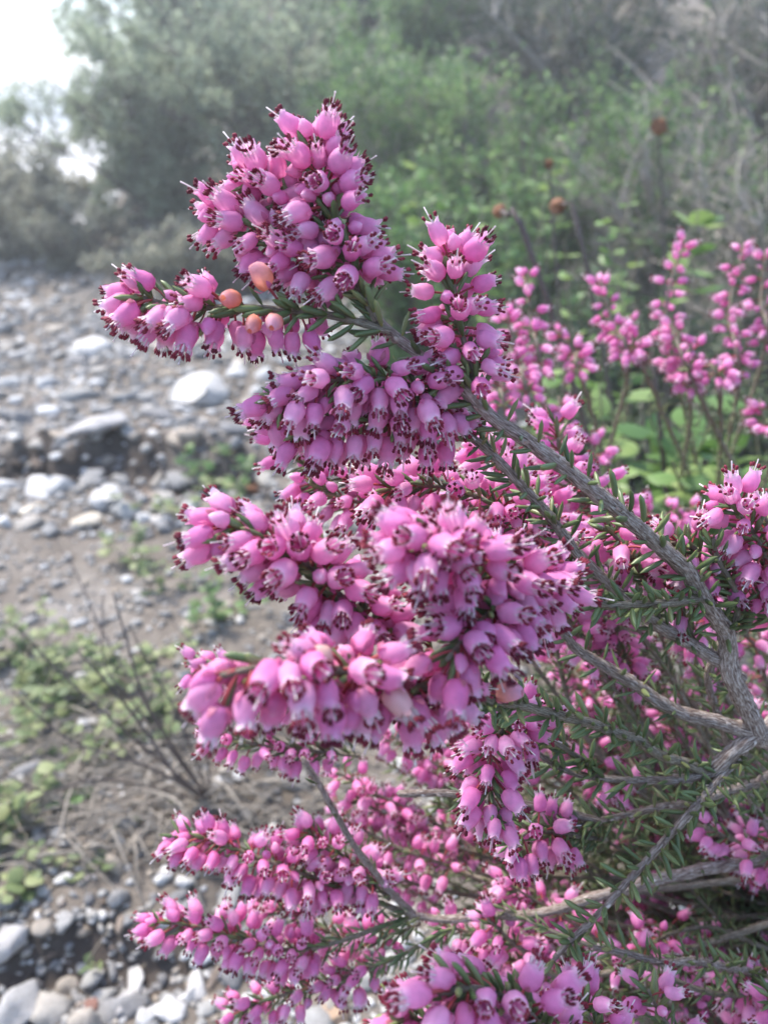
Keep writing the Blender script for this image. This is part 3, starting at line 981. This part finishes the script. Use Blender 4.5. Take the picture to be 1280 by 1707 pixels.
# front bottom blurred blossom
sprig([(1000, 1900, .17), (950, 1790, .15), (880, 1690, .137), (800, 1650, .130), (730, 1655, .127)], .0009, .0005, (.45, 1.0), 34, droop=.45, lean=(-.1, 1.0), bias=-FWD + LEFT, bw=.2, gap=.0022, ll=.0052, dens=.9)
sprig([(950, 1790, .15), (850, 1740, .14), (760, 1720, .133), (660, 1690, .13)], .0007, .0004, (.2, 1.0), 26, droop=.5, gap=.0024)
sprig([(1100, 1850, .2), (1040, 1760, .185), (985, 1700, .178), (965, 1655, .176)], .0006, .0004, (.35, 1.0), 18, droop=.35, lean=(-.1, 1.1))
sprig([(1200, 1850, .22), (1150, 1760, .205), (1100, 1690, .2), (1080, 1650, .198)], .0006, .0004, (.4, 1.0), 14, droop=.45)
sprig([(1400, 1750, .24), (1320, 1700, .21), (1285, 1660, .2)], .0006, .0004, (.3, 1.0), 12, droop=.45)

# the rest of the bush: shoots radiating from the trunk, further in
rf = random.Random(77)
def inside(px, py):
    if py < 1150: return px > 900 and py > 900 + (1280 - px) * .1 or (700 < px < 1000 and 720 < py < 950)
    if py < 1520: return px > 560 - (py - 1150) * .05
    return px > 640
count = 0
while count < 135:
    px, py = rf.uniform(520, 1330), rf.uniform(720, 1760)
    if not inside(px, py): continue
    d = rf.uniform(.225, .36)
    if px < 720: d = rf.uniform(.26, .36)
    if py < 1000: d = rf.uniform(.22, .27)
    tip = P(px, py, d)
    k = rf.uniform(.15, .75)
    root = Vector(trunk_c[int(k * (len(trunk_c) - 1)), :3])
    mid = tip.lerp(root, .45) + Vector((rf.gauss(0, .012), rf.gauss(0, .012), -0.012))
    q1 = tip.lerp(mid, .45) + Vector((rf.gauss(0, .006), rf.gauss(0, .006), rf.gauss(0, .006)))
    L = (tip - root).length
    pts = [root, mid, q1, tip]
    p, c_ = near.stem(pts, .0012, .0004, 'sprig', 'youngstem', 5, .03, .003)
    near.leaves(p, c_, max(.25, 1 - .085 / L), .99, .0034, .0045, (30, 65), 4, .8)
    if rf.random() < .66:
        zone = rf.uniform(.025, .045) / L
        near.bloom(p, c_, max(.3, 1 - zone), 1.0, rf.randint(18, 30), .0047, droop=.5, lean=(-.1, 1.0))
    count += 1
count = 0
while count < 90:
    px, py = rf.uniform(640, 1360), rf.uniform(980, 1780)
    if px < 760 and py > 1400: continue
    tip = P(px, py, rf.uniform(.27, .42))
    root = Vector(trunk_c[int(rf.uniform(.05, .6) * (len(trunk_c) - 1)), :3])
    mid = tip.lerp(root, .5) + Vector((rf.gauss(0, .015), rf.gauss(0, .015), -0.01))
    L = (tip - root).length
    p, c_ = near.stem([root, mid, tip], .0011, .0004, 'sprig', 'youngstem', 5, .03, .004)
    near.leaves(p, c_, max(.12, 1 - .13 / L), .99, .0028, .0058, (35, 75), 4, .95)
    count += 1
near.finish(300, 300, 0)

# ------------------------------------------------------------------ the heather behind, out of focus
def far_bush(base, label, seed, clusters, size=.0046, nfl=290):
    base = Vector(base); base.z = ground_z(base.x, base.y)
    b_ = Bush('heather_bush', base, label, 'pink heather bushes', seed)
    rr = random.Random(seed)
    for pts, n in clusters:
        q = [P(*p) for p in pts]
        start = base + Vector((rr.gauss(0, .02), rr.gauss(0, .02), -.004))
        mid = start.lerp(q[0], .55) + Vector((rr.gauss(0, .012), rr.gauss(0, .012), 0))
        p, c_ = b_.stem([start, mid] + q, .0016, .0005, 'sprig', 'youngstem', 5, .03, .004)
        L = np.concatenate([[0], np.cumsum(np.linalg.norm(np.diff(c_[:, :3], axis=0), axis=1))])
        i = int(np.argmin(np.linalg.norm(c_[:, :3] - np.array(q[0]), axis=1)))
        t0 = L[i] / L[-1]
        b_.leaves(p, c_, t0 * .55, .99, .006, .0048, (30, 65), 4, .6)
        b_.bloom(p, c_, t0, 1.0, int(n * 1.35), size, droop=.4, lean=(-.1, 1.1))
    b_.finish(nfl, 0, 1)

far_bush(G(1180, 1010), 'out-of-focus pink heather bush beside the broad-leaved green plants', 31, [
    ([(1150, 660, .38), (1110, 520, .38), (1140, 400, .38)], 34),
    ([(1230, 640, .39), (1215, 520, .39), (1240, 405, .39)], 34),
    ([(1200, 660, .37), (1165, 600, .37), (1120, 545, .37)], 16),
    ([(1045, 620, .38), (1020, 540, .38), (1000, 465, .38)], 26),
    ([(1075, 620, .38), (1055, 575, .38), (1040, 530, .38)], 16),
    ([(975, 650, .37), (955, 590, .37), (925, 550, .37)], 18),
    ([(1270, 600, .40), (1268, 500, .40), (1275, 420, .40)], 18),
    ([(1290, 745, .36), (1275, 705, .36), (1265, 665, .36)], 16),
    ([(1165, 660, .37), (1150, 625, .37), (1145, 585, .37)], 12),
    ([(1130, 640, .40), (1120, 600, .40), (1110, 550, .40)], 10),
])
far_bush(G(930, 1100), 'out-of-focus pink heather bush directly behind the grey main branch', 32, [
    ([(880, 690, .34), (860, 600, .34), (845, 520, .34)], 24),
    ([(900, 640, .35), (885, 540, .35), (875, 450, .35)], 18),
    ([(940, 760, .33), (940, 710, .33), (930, 660, .33)], 16),
    ([(850, 720, .33), (830, 640, .33), (815, 590, .33)], 16),
    ([(1000, 800, .33), (990, 760, .33), (985, 720, .33)], 10),
    ([(1120, 890, .33), (1080, 860, .33), (1050, 850, .33)], 12),
    ([(1100, 880, .34), (1150, 850, .34), (1190, 850, .34)], 10),
], nfl=160)


# ------------------------------------------------------------------ leaves and shrubs
def leaf_tpl(seed, wid=0.5, nseg=5):
    """broad leaf along +Z, folded on its midrib and arched; unit length"""
    z = np.linspace(0, 1, nseg)
    w = wid * 0.5 * np.interp(z, [0, .12, .35, .6, .85, 1], [.12, .55, .98, .95, .55, .03])
    V, TC = [], []
    for zz, ww in zip(z, w):
        arch = 0.22 * zz * zz
        for s_ in (-1, 0, 1):
            V.append((arch - (0 if s_ == 0 else -.10 * ww / wid * 2), s_ * ww, zz * (1 - .1 * zz)))
            TC.append((zz, s_, 0))
    T = grid_tris(nseg, 3, closed=False)
    return dict(v=np.array(V), t=np.array(T), mi=np.zeros(len(T), int), tc=np.array(TC))


LEAF_BROAD = leaf_tpl(1, .78, 6)
LEAF_OVAL = leaf_tpl(2, .55, 5)
LEAF_NARROW = leaf_tpl(3, .28, 4)
LEAF_TINY = dict(v=np.array([(0, 0, 0), (.07, -.22, .5), (.07, .22, .5), (.14, 0, 1.0)]), t=np.array([(0, 1, 3), (0, 3, 2)]), mi=np.zeros(2, int), tc=np.array([(0, 0, 0), (.5, -1, 0), (.5, 1, 0), (1, 0, 0)]))
LEAF_MESH = {}
def leaf_mesh(t, mat, key):
    if (key, mat) not in LEAF_MESH:
        LEAF_MESH[key, mat] = make_mesh('leaf', t['v'], t['t'], mat, t['mi'], 0.0, t['tc'])
    return LEAF_MESH[key, mat]


def leafy_plant(base, tops, label, cat='plant', leaf=.022, mat='leaf_bright', tpl=('broad', LEAF_BROAD), seed=1, pairs=6, stem_r=.0013, top_frac=.55, group=None, name='leafy_plant', smat='youngstem'):
    """upright stems with pairs of opposite leaves, each leaf its own part"""
    base = Vector(base); base.z = ground_z(base.x, base.y)
    root = thing(name, base, label, cat, group)
    rr = random.Random(seed)
    for tp in tops:
        tp = Vector(tp)
        start = base + Vector((rr.gauss(0, .008), rr.gauss(0, .008), -.003))
        mid = start.lerp(tp, .5) + Vector((rr.gauss(0, .02), rr.gauss(0, .02), 0))
        c_ = spline([(*start, stem_r), (*mid, stem_r * .8), (*tp, stem_r * .5)], .008)
        bag = Bag(); tube(bag, c_, 5, .03)
        st = obj('stem', bag.mesh('stem', smat, c_[0, :3]), root, c_[0, :3])
        a = rr.uniform(0, 6)
        for k in range(pairs):
            f = (1 - top_frac) + top_frac * (k + rr.random() * .5) / pairs
            i = min(len(c_) - 2, max(1, int(f * (len(c_) - 1))))
            t = Vector(c_[i + 1, :3] - c_[i - 1, :3]).normalized()
            for s_ in (0, math.pi):
                aa = a + s_ + rr.gauss(0, .25)
                rad = Vector((math.cos(aa), math.sin(aa), 0))
                dr = (rad + t * rr.uniform(.2, 1.0)).normalized()
                ln = leaf * rr.uniform(.6, 1.1) * (1 - .35 * (k / pairs) ** 3)
                mt = frame(Vector(c_[i, :3]), dr, Vector((0, 0, -1)) + Vector((rr.gauss(0, .3), rr.gauss(0, .3), 0)), ln)
                o = obj('leaf', leaf_mesh(tpl[1], mat, tpl[0]), st, c_[i, :3])
                o.rotation_euler = mt.to_euler(); o.scale = mt.to_scale()
            a += math.pi / 2 + rr.gauss(0, .2)
    return root


def shrub(base, size, label, seed, leaf_mat='leaf_sage', leaf=.017, nleaf=7000, stems=9, tpl=LEAF_TINY, twig_mat='twig', name='shrub', twigs=14, group='shrubs behind the heather', flat=1.0, upright=.55, thick=1.0):
    """size = (half width, half depth, height); stems with side twigs, then leaves spread along the twigs"""
    base = Vector(base); base.z = ground_z(base.x, base.y) - .01
    root = thing(name, base, label, 'shrub', group)
    rr = random.Random(seed); rg = np.random.default_rng(seed)
    hw, hd, hh = size
    segs = []
    for s_ in range(stems):
        a = 2 * math.pi * s_ / stems + rr.uniform(-.3, .3)
        q = rr.uniform(.35, .95)
        tip = base + Vector((math.cos(a) * hw * q, math.sin(a) * hd * q, hh * rr.uniform(.75, 1.02) * math.sqrt(max(.12, 1 - q * q * .8))))
        mid = base.lerp(tip, .5) + Vector((-math.cos(a) * hw * .1, -math.sin(a) * hd * .1, hh * .08 * upright))
        c_ = spline([(*base, .008 * hh / .6 * thick), (*mid, .005 * hh / .6 * thick), (*tip, .0015 * thick)], .04)
        bag = Bag(); tube(bag, c_, 5, .05)
        for k in range(twigs):
            i = rr.randrange(int(len(c_) * .06), len(c_) - 1)
            o0 = Vector(c_[i, :3])
            d = Vector((rr.gauss(0, 1), rr.gauss(0, 1), abs(rr.gauss(.5, .7)))).normalized()
            d = (d + (o0 - base).normalized() * .5).normalized()
            L = rr.uniform(.18, .42) * hh
            m_ = o0 + d * L * .5 + Vector((rr.gauss(0, .02), rr.gauss(0, .02), rr.gauss(.01, .02)))
            e = o0 + d * L
            tc_ = spline([(*o0, .0028 * thick), (*m_, .002 * thick), (*e, .0009 * thick)], .05)
            tube(bag, tc_, 4, .03)
            segs.append((o0.lerp(m_, .2), m_)); segs.append((m_, e)); segs.append((m_, e))
            for kk in range(3):
                d2 = (d + Vector((rr.gauss(0, .6), rr.gauss(0, .6), rr.gauss(.1, .5)))).normalized()
                st_ = o0.lerp(e, rr.uniform(.3, .95)); e2 = st_ + d2 * L * rr.uniform(.25, .5)
                tube(bag, spline([(*st_, .0014 * thick), (*e2, .0006 * thick)], .08), 3, 0)
                segs.append((st_, e2)); segs.append((st_, e2))
        st = obj('stem', bag.mesh('stem', twig_mat, base), root, base)
    if nleaf:
        S = np.array([[*a, *b_] for a, b_ in segs])
        idx = rg.integers(0, len(S), nleaf)
        t = rg.random(nleaf)[:, None]
        Pn = S[idx, :3] * (1 - t) + S[idx, 3:] * t + rg.normal(0, .012, (nleaf, 3))
        bag_v, bag_t, tcs, rns = [], [], [], []
        n0 = len(tpl['v'])
        D = rg.normal(0, 1, (nleaf, 3)); D[:, 2] = np.abs(D[:, 2]) * .8 + .15
        D /= np.linalg.norm(D, axis=1)[:, None]
        X = rg.normal(0, 1, (nleaf, 3)); X -= D * (X * D).sum(1)[:, None]; X /= np.linalg.norm(X, axis=1)[:, None]
        Y = np.cross(D, X)
        ln = leaf * rg.uniform(.6, 1.25, nleaf)
        tv = tpl['v']
        V = (X[:, None, :] * tv[None, :, 0:1] + Y[:, None, :] * tv[None, :, 1:2] + D[:, None, :] * tv[None, :, 2:3]) * ln[:, None, None] + Pn[:, None, :]
        T = tpl['t'][None] + (np.arange(nleaf) * n0)[:, None, None]
        clump = np.repeat(rg.random(len(S)), 1)[idx] * .55 + rg.random(nleaf) * .45
        me = make_mesh('foliage', V.reshape(-1, 3) - np.array(base), T.reshape(-1, 3), leaf_mat, None, np.repeat(clump, n0), np.tile(tpl['tc'], (nleaf, 1)))
        tag(obj('foliage', me, root, base), kind='stuff')
    return root


def at(px, py, y):
    """ground point under the column px at forward distance y"""
    d = y * cp + CAM_Z * sp
    return Vector(((px - W / 2) / FPX * d, y, 0))


shrub(at(270, 0, 2.85), (.55, .40, .54), 'rounded grey-green shrub at the edge of the pale track', 1, 'leaf_sage', nleaf=26000, stems=14, leaf=.020)
shrub(at(40, 0, 2.95), (.50, .35, .36), 'low hazy grey shrub behind the rounded grey-green shrub', 2, 'leaf_grey', nleaf=26000, stems=16, leaf=.022)
shrub(at(480, 0, 2.75), (.48, .4, .70), 'sage-green shrub rising behind the top heather spire', 3, 'leaf_sage', nleaf=22000, stems=14, leaf=.020)
shrub(at(690, 0, 2.45), (.42, .35, .62), 'mid-green shrub with yellowish twigs behind the flowering sprigs', 4, 'leaf_mid', nleaf=18000, stems=13, twig_mat='palestraw', leaf=.020)
shrub(at(870, 0, 2.1), (.36, .30, .55), 'fresh green shrub standing behind the brown seed heads', 5, 'leaf_mid', nleaf=15000, stems=13, leaf=.019)
shrub(at(560, 0, 3.6), (.7, .5, .75), 'wide grey-green shrub higher up the slope', 6, 'leaf_sage', nleaf=24000, stems=14, leaf=.024)
shrub(at(950, 0, 3.1), (.65, .5, .80), 'tall dark shrub full of bare twigs high on the slope', 7, 'leaf_dark', nleaf=13000, stems=18, leaf=.024, thick=2.0, twig_mat='palestraw')
shrub(at(1290, 0, 2.5), (.55, .45, .85), 'dark tangled shrub of mostly dead grey branches', 8, 'leaf_dark', nleaf=10000, stems=20, twigs=26, twig_mat='palestraw', thick=1.9)
shrub(at(1100, 0, 1.9), (.33, .28, .52), 'thin twiggy shrub with sparse grey-green leaves beside the dead branches', 9, 'leaf_mid', nleaf=4600, stems=14, twigs=18, twig_mat='palestraw', thick=1.4)
shrub(at(1270, 0, 1.45), (.22, .2, .40), 'low brushwood of crossing grey sticks behind the pink heather', 10, 'leaf_dark', nleaf=2400, stems=14, twigs=16, twig_mat='palestraw', thick=1.2)
shrub(at(340, 0, 2.3), (.32, .22, .20), 'low dull shrub spilling onto the stones', 12, 'leaf_grey', nleaf=11000, stems=13)
shrub(at(120, 0, 2.7), (.28, .2, .17), 'small olive cushion shrub by the pale stones', 13, 'leaf_grey', nleaf=8000, stems=12)
shrub(at(1010, 0, 1.1), (.2, .16, .26), 'dense dark green undergrowth shrub behind the main branch', 14, 'leaf_dark', nleaf=10000, stems=12, leaf=.014)
shrub(at(1250, 0, .85), (.16, .14, .2), 'low dark green shrub shading the gap under the pink heather', 15, 'leaf_dark', nleaf=9000, stems=12, leaf=.012)
shrub(at(700, 0, 1.5), (.28, .2, .34), 'soft green shrub filling the space behind the upright sprig', 16, 'leaf_mid', nleaf=12000, stems=12, leaf=.015)
shrub(at(330, 0, 3.9), (.6, .5, .60), 'pale hazy shrub on the slope behind the rounded grey-green one', 17, 'leaf_sage', nleaf=20000, stems=13, leaf=.024)
shrub(at(820, 0, 4.3), (.8, .5, .80), 'dull green shrub at the top of the slope', 18, 'leaf_sage', nleaf=16000, stems=13, leaf=.028)
shrub(at(1200, 0, 3.9), (.8, .5, .90), 'dense dark bush at the top of the slope behind the dead branches', 19, 'leaf_dark', nleaf=16000, stems=14, leaf=.028)

shrub(at(700, 0, 3.2), (.5, .4, .5), 'low green shrub in the gap halfway up the slope', 20, 'leaf_mid', nleaf=14000, stems=12, leaf=.022)
shrub(at(1120, 0, 2.7), (.45, .4, .55), 'grey-green shrub between the dead branches and the dark twiggy shrub', 21, 'leaf_mid', nleaf=8000, stems=14, leaf=.02, thick=1.7, twig_mat='twig')
shrub(at(640, 0, 5.0), (.9, .5, .8), 'farthest grey-green shrub on the crest of the slope', 22, 'leaf_sage', nleaf=14000, stems=12, leaf=.032)

shrub(at(1750, 0, 2.3), (.5, .45, .6), 'round green shrub standing to the side of the dead branches', 23, 'leaf_mid', nleaf=12000, stems=12, leaf=.022)
shrub(at(2100, 0, 3.2), (.8, .5, .8), 'broad sage shrub further along the slope past the dead branches', 24, 'leaf_sage', nleaf=12000, stems=12, leaf=.028)
shrub(at(1700, 0, 1.3), (.25, .2, .28), 'little sage cushion beyond the blurred heather bushes', 25, 'leaf_sage', nleaf=8000, stems=12, leaf=.016)

# broad-leaved plants
BG = 'broad-leaved green plants'
leafy_plant(G(1170, 1020), [P(1190, 690, .50), P(1150, 720, .48), P(1260, 720, .50), P(1080, 690, .52), P(1220, 760, .47), P(1120, 770, .45), P(1180, 640, .52), P(1275, 770, .45)], 'broad-leaved plant with round pale green leaves below the blurred heather', leaf=.038, seed=3, pairs=8, group=BG)
leafy_plant(G(960, 980), [P(940, 600, .55), P(1000, 640, .55), P(1050, 640, .56), P(900, 600, .57)], 'leafy green plant growing between the two blurred heather bushes', leaf=.032, mat='leaf_bright', seed=4, pairs=7, group=BG)
leafy_plant(at(1030, 0, .95), [P(1000, 330, .86), P(1060, 300, .86), P(940, 400, .84), P(1080, 380, .88), P(1030, 420, .84)], 'soft green plant with oval leaves behind the brown seed heads', leaf=.026, mat='leaf_bright', tpl=('oval', LEAF_OVAL), seed=5, pairs=9, group=BG)
leafy_plant(at(1160, 0, .8), [P(1165, 310, .74), P(1195, 330, .76)], 'tall thin plant with two pairs of drooping leaves', leaf=.034, mat='leaf_bright', seed=6, pairs=3, top_frac=.25, group=BG)
leafy_plant(at(760, 0, 1.25), [P(740, 300, 1.2), P(690, 250, 1.2), P(800, 330, 1.2), P(840, 290, 1.2), P(650, 300, 1.25), P(770, 240, 1.25)], 'bright green leafy plant between top spire and upright sprig', leaf=.034, mat='leaf_bright', tpl=('oval', LEAF_OVAL), seed=7, pairs=9, group=BG)
leafy_plant(at(900, 0, 1.4), [P(880, 200, 1.35), P(930, 230, 1.35), P(840, 230, 1.4), P(960, 170, 1.4)], 'scattered green plant in front of the dark twiggy shrub', leaf=.034, mat='leaf_bright', tpl=('oval', LEAF_OVAL), seed=8, pairs=8, group=BG)

# small weeds among the stones
WG = 'small green weeds among the stones'
def weed(px, py, h, label, seed, leaf=.014, n=5, mat='leaf_bright', spread=.03, pairs=4, tpl=('broad', LEAF_BROAD)):
    g = G(px, py)
    rr = random.Random(seed)
    tops = [(g.x + rr.gauss(0, spread), g.y + rr.gauss(0, spread), h * rr.uniform(.6, 1.1)) for _ in range(n)]
    leafy_plant(g, tops, label, 'weed', leaf, mat, tpl, seed, pairs, .0008, .85, WG, 'weed')
weed(370, 800, .07, 'olive-green weed growing out of the dark earth bank', 41, .022, 6, 'leaf_mid', .035)
weed(235, 945, .06, 'yellow-green seedling alone on the bare soil', 42, .018, 3, 'leaf_weed', .012)
weed(300, 985, .06, 'thin green weed beside the lone yellow-green seedling', 43, .015, 4, 'leaf_weed', .03)
weed(150, 1180, .06, 'wide mat of light green weed under the dead twigs', 44, .017, 14, 'leaf_weed', .045)
weed(60, 1160, .055, 'light green weed at the edge of the green mat', 45, .017, 9, 'leaf_weed', .03)
weed(250, 1215, .05, 'green weed creeping beneath the blurred heather blossom', 46, .016, 10, 'leaf_weed', .03)
weed(20, 1440, .06, 'fresh weed with round leaves on top of the earth ledge', 47, .017, 9, 'leaf_weed', .02)
weed(150, 1345, .035, 'pair of dark round leaves lying on pale litter', 48, .013, 3, 'leaf_mid', .015, 2)
weed(190, 1430, .03, 'tiny yellow-green sprout close to the flowering heather tips', 49, .010, 3, 'leaf_weed', .015, 2)
weed(205, 1600, .025, 'single green sprout touching the lowest heather flowers', 50, .009, 2, 'leaf_weed', .008, 2)
weed(40, 1090, .055, 'pale green weed beside the tips of the bare twigs', 53, .015, 7, 'leaf_weed', .03)
weed(210, 1120, .055, 'feathery green weed between the upright bare twigs', 54, .014, 7, 'leaf_weed', .03)
weed(60, 1500, .04, 'light green weed hanging over the low earth ledge', 55, .014, 6, 'leaf_weed', .02)
weed(110, 1290, .04, 'scattered light green leaves among the dry litter', 56, .012, 7, 'leaf_weed', .04)
weed(320, 850, .05, 'yellowish weed at the foot of the dark earth bank', 57, .018, 5, 'leaf_weed', .04)
weed(380, 1020, .07, 'blue-green weed behind the curved heather blossom', 51, .015, 5, 'leaf_mid', .025)
weed(60, 420, .08, 'olive tuft in front of the small cushion shrub', 52, .03, 6, 'leaf_mid', .07)

# brown seed heads on dry stalks
def seed_head(tip, base, label, r, seed, mid=None, colour='seedhead'):
    base = Vector(base); base.z = ground_z(base.x, base.y)
    root = thing('dry_flower_stalk', base, label, 'seed head', 'dry stalks with brown seed heads')
    rr = random.Random(seed)
    tip = Vector(tip)
    pts = [base - Vector((0, 0, .003))] + ([Vector(mid)] if mid is not None else [base.lerp(tip, .5) + Vector((.01, .01, 0))]) + [tip]
    c_ = spline([(*p, .0021 - .0008 * i / (len(pts) - 1)) for i, p in enumerate(pts)], .01)
    bag = Bag(); tube(bag, c_, 6, .04)
    obj('stalk', bag.mesh('stalk', 'twig', base), root, base)
    ax = Vector(c_[-1, :3] - c_[-3, :3]).normalized()
    hb = Bag()
    for k in range(7):                         # papery bracts closing over the capsule
        a = k * 2 * math.pi / 7
        mt = frame(tip - ax * r * .3, (ax + (Vector((math.cos(a), math.sin(a), 0)) - ax * ax.dot(Vector((math.cos(a), math.sin(a), 0)))) * .75).normalized(), -Vector((math.cos(a), math.sin(a), 0)), r * 1.9)
        hb.add_tpl(LEAF_BROAD, mt, rr.random())
    ico = stone_tpl(seed, 2, 1.0)
    A = frame(tip + ax * r * .55, ax, Vector((1, 0, 0)), r * .95)
    hb.add_tpl(ico, A, .5)
    obj('seed_capsule', hb.mesh('seed_capsule', colour, tip), root, tip)

seed_head(P(836, 352, .44), at(1100, 0, .62), 'dark brown seed head on a slanting dry stalk behind upright sprig', .0048, 61, P(905, 480, .45))
seed_head(P(936, 342, .56), at(1080, 0, .72), 'pale tan seed head on a thin stalk beside the dark one', .0072, 62, P(975, 430, .57))
seed_head(P(1098, 222, .80), at(1100, 0, .95), 'tan seed head in front of the tangled dead branches', .0095, 63)
seed_head(P(1080, 606, .48), at(1140, 0, .6), 'small reddish-brown seed head between blurred heather and round leaves', .0046, 64, P(1095, 660, .49))
seed_head(P(915, 280, .7), at(930, 0, .85), 'tiny dry seed head above the pale tan one', .005, 65)
seed_head(P(425, 815, .95), at(440, 0, 1.02), 'brown dry head low on the ground behind the main blossoms', .010, 66)

# leafless little shrub on the left, with each bare twig a part
gb = G(355, 1365); gb.z = ground_z(gb.x, gb.y)
dead = thing('dead_twig_shrub', gb, 'leafless dwarf shrub of thin dark bare twigs on the stony ground', 'dead shrub')
def dead_twig(pts, r, mat='twig'):
    q = [Vector(gb) - Vector((0, 0, .004))] + [P(*p) for p in pts]
    c_ = spline([(*p, r * (1 - .6 * i / (len(q) - 1))) for i, p in enumerate(q)], .006)
    bag = Bag(); tube(bag, c_, 5, .06)
    obj('twig', bag.mesh('twig', mat, gb), dead, gb)
dead_twig([(300, 1300, .50), (240, 1215, .48), (185, 1145, .46), (130, 1085, .45)], .0013)
dead_twig([(250, 1180, .50), (210, 1060, .48), (190, 990, .47)], .0011)
dead_twig([(230, 1180, .52), (176, 1110, .51), (172, 990, .50)], .0008)
dead_twig([(270, 1220, .55), (170, 1050, .56), (125, 950, .57), (90, 900, .58)], .0009)
dead_twig([(250, 1280, .5), (130, 1240, .48), (60, 1190, .47), (20, 1150, .47)], .0011)
dead_twig([(300, 1200, .5), (250, 1110, .49), (215, 1040, .48)], .0009)
dead_twig([(340, 1200, .55), (320, 1080, .56), (285, 1035, .57)], .0010)
dead_twig([(210, 1220, .5), (90, 1110, .48), (25, 1040, .47)], .0010)
dead_twig([(180, 1300, .47), (80, 1320, .45), (10, 1290, .44)], .0009)

# pale dry stalks lying flat on the soil
rr = random.Random(9)
bag = Bag()
for k in range(420):
    g = G(rr.uniform(-40, 560), rr.uniform(1180, 1500))
    a = rr.gauss(0.15, .6); L = rr.uniform(.02, .08)
    d = Vector((math.cos(a), math.sin(a), 0)) * L
    z = ground_z(g.x, g.y) + rr.uniform(.003, .014)
    m_ = g + d * .5 + Vector((rr.gauss(0, .004), rr.gauss(0, .004), 0)); e = g + d
    r0 = rr.uniform(.0004, .0012)
    tube(bag, spline([(g.x, g.y, z - .004, r0), (m_.x, m_.y, z + .004, r0), (e.x, e.y, ground_z(e.x, e.y) + .004, r0 * .6)], .01), 4, .04)
tag(obj('dry_litter', bag.mesh('dry_litter', 'palestraw')), 'matted pale dry stalks lying under the leafless dwarf shrub', 'litter', kind='stuff')

# ------------------------------------------------------------------ bright hazy air
HAZE = 0.036
m = bpy.data.materials.new('haze_air'); m.use_nodes = True
nt = m.node_tree; nt.nodes.clear()
out = nt.nodes.new('ShaderNodeOutputMaterial')
pv = nt.nodes.new('ShaderNodeVolumePrincipled')
pv.inputs['Color'].default_value = (0.93, 0.95, 0.97, 1)
pv.inputs['Density'].default_value = HAZE
pv.inputs['Anisotropy'].default_value = 0.5
nt.links.new(pv.outputs['Volume'], out.inputs['Volume'])
M['haze'] = m
X0, X1, Y0, Y1, Z0, Z1 = -2500, 2500, -40, 2500, -1.2, 2.3
V = [(x, y, z) for z in (Z0, Z1) for y in (Y0, Y1) for x in (X0, X1)]
T = [(0, 2, 3), (0, 3, 1), (4, 5, 7), (4, 7, 6), (0, 1, 5), (0, 5, 4), (2, 6, 7), (2, 7, 3), (0, 4, 6), (0, 6, 2), (1, 3, 7), (1, 7, 5)]
if HAZE > 0:
    me = make_mesh('haze', V, T, 'haze')
    me.polygons.foreach_set('use_smooth', np.zeros(12, dtype=bool))
    tag(obj('haze', me), 'thin bright haze over the slope and the pale track', 'haze', kind='stuff')
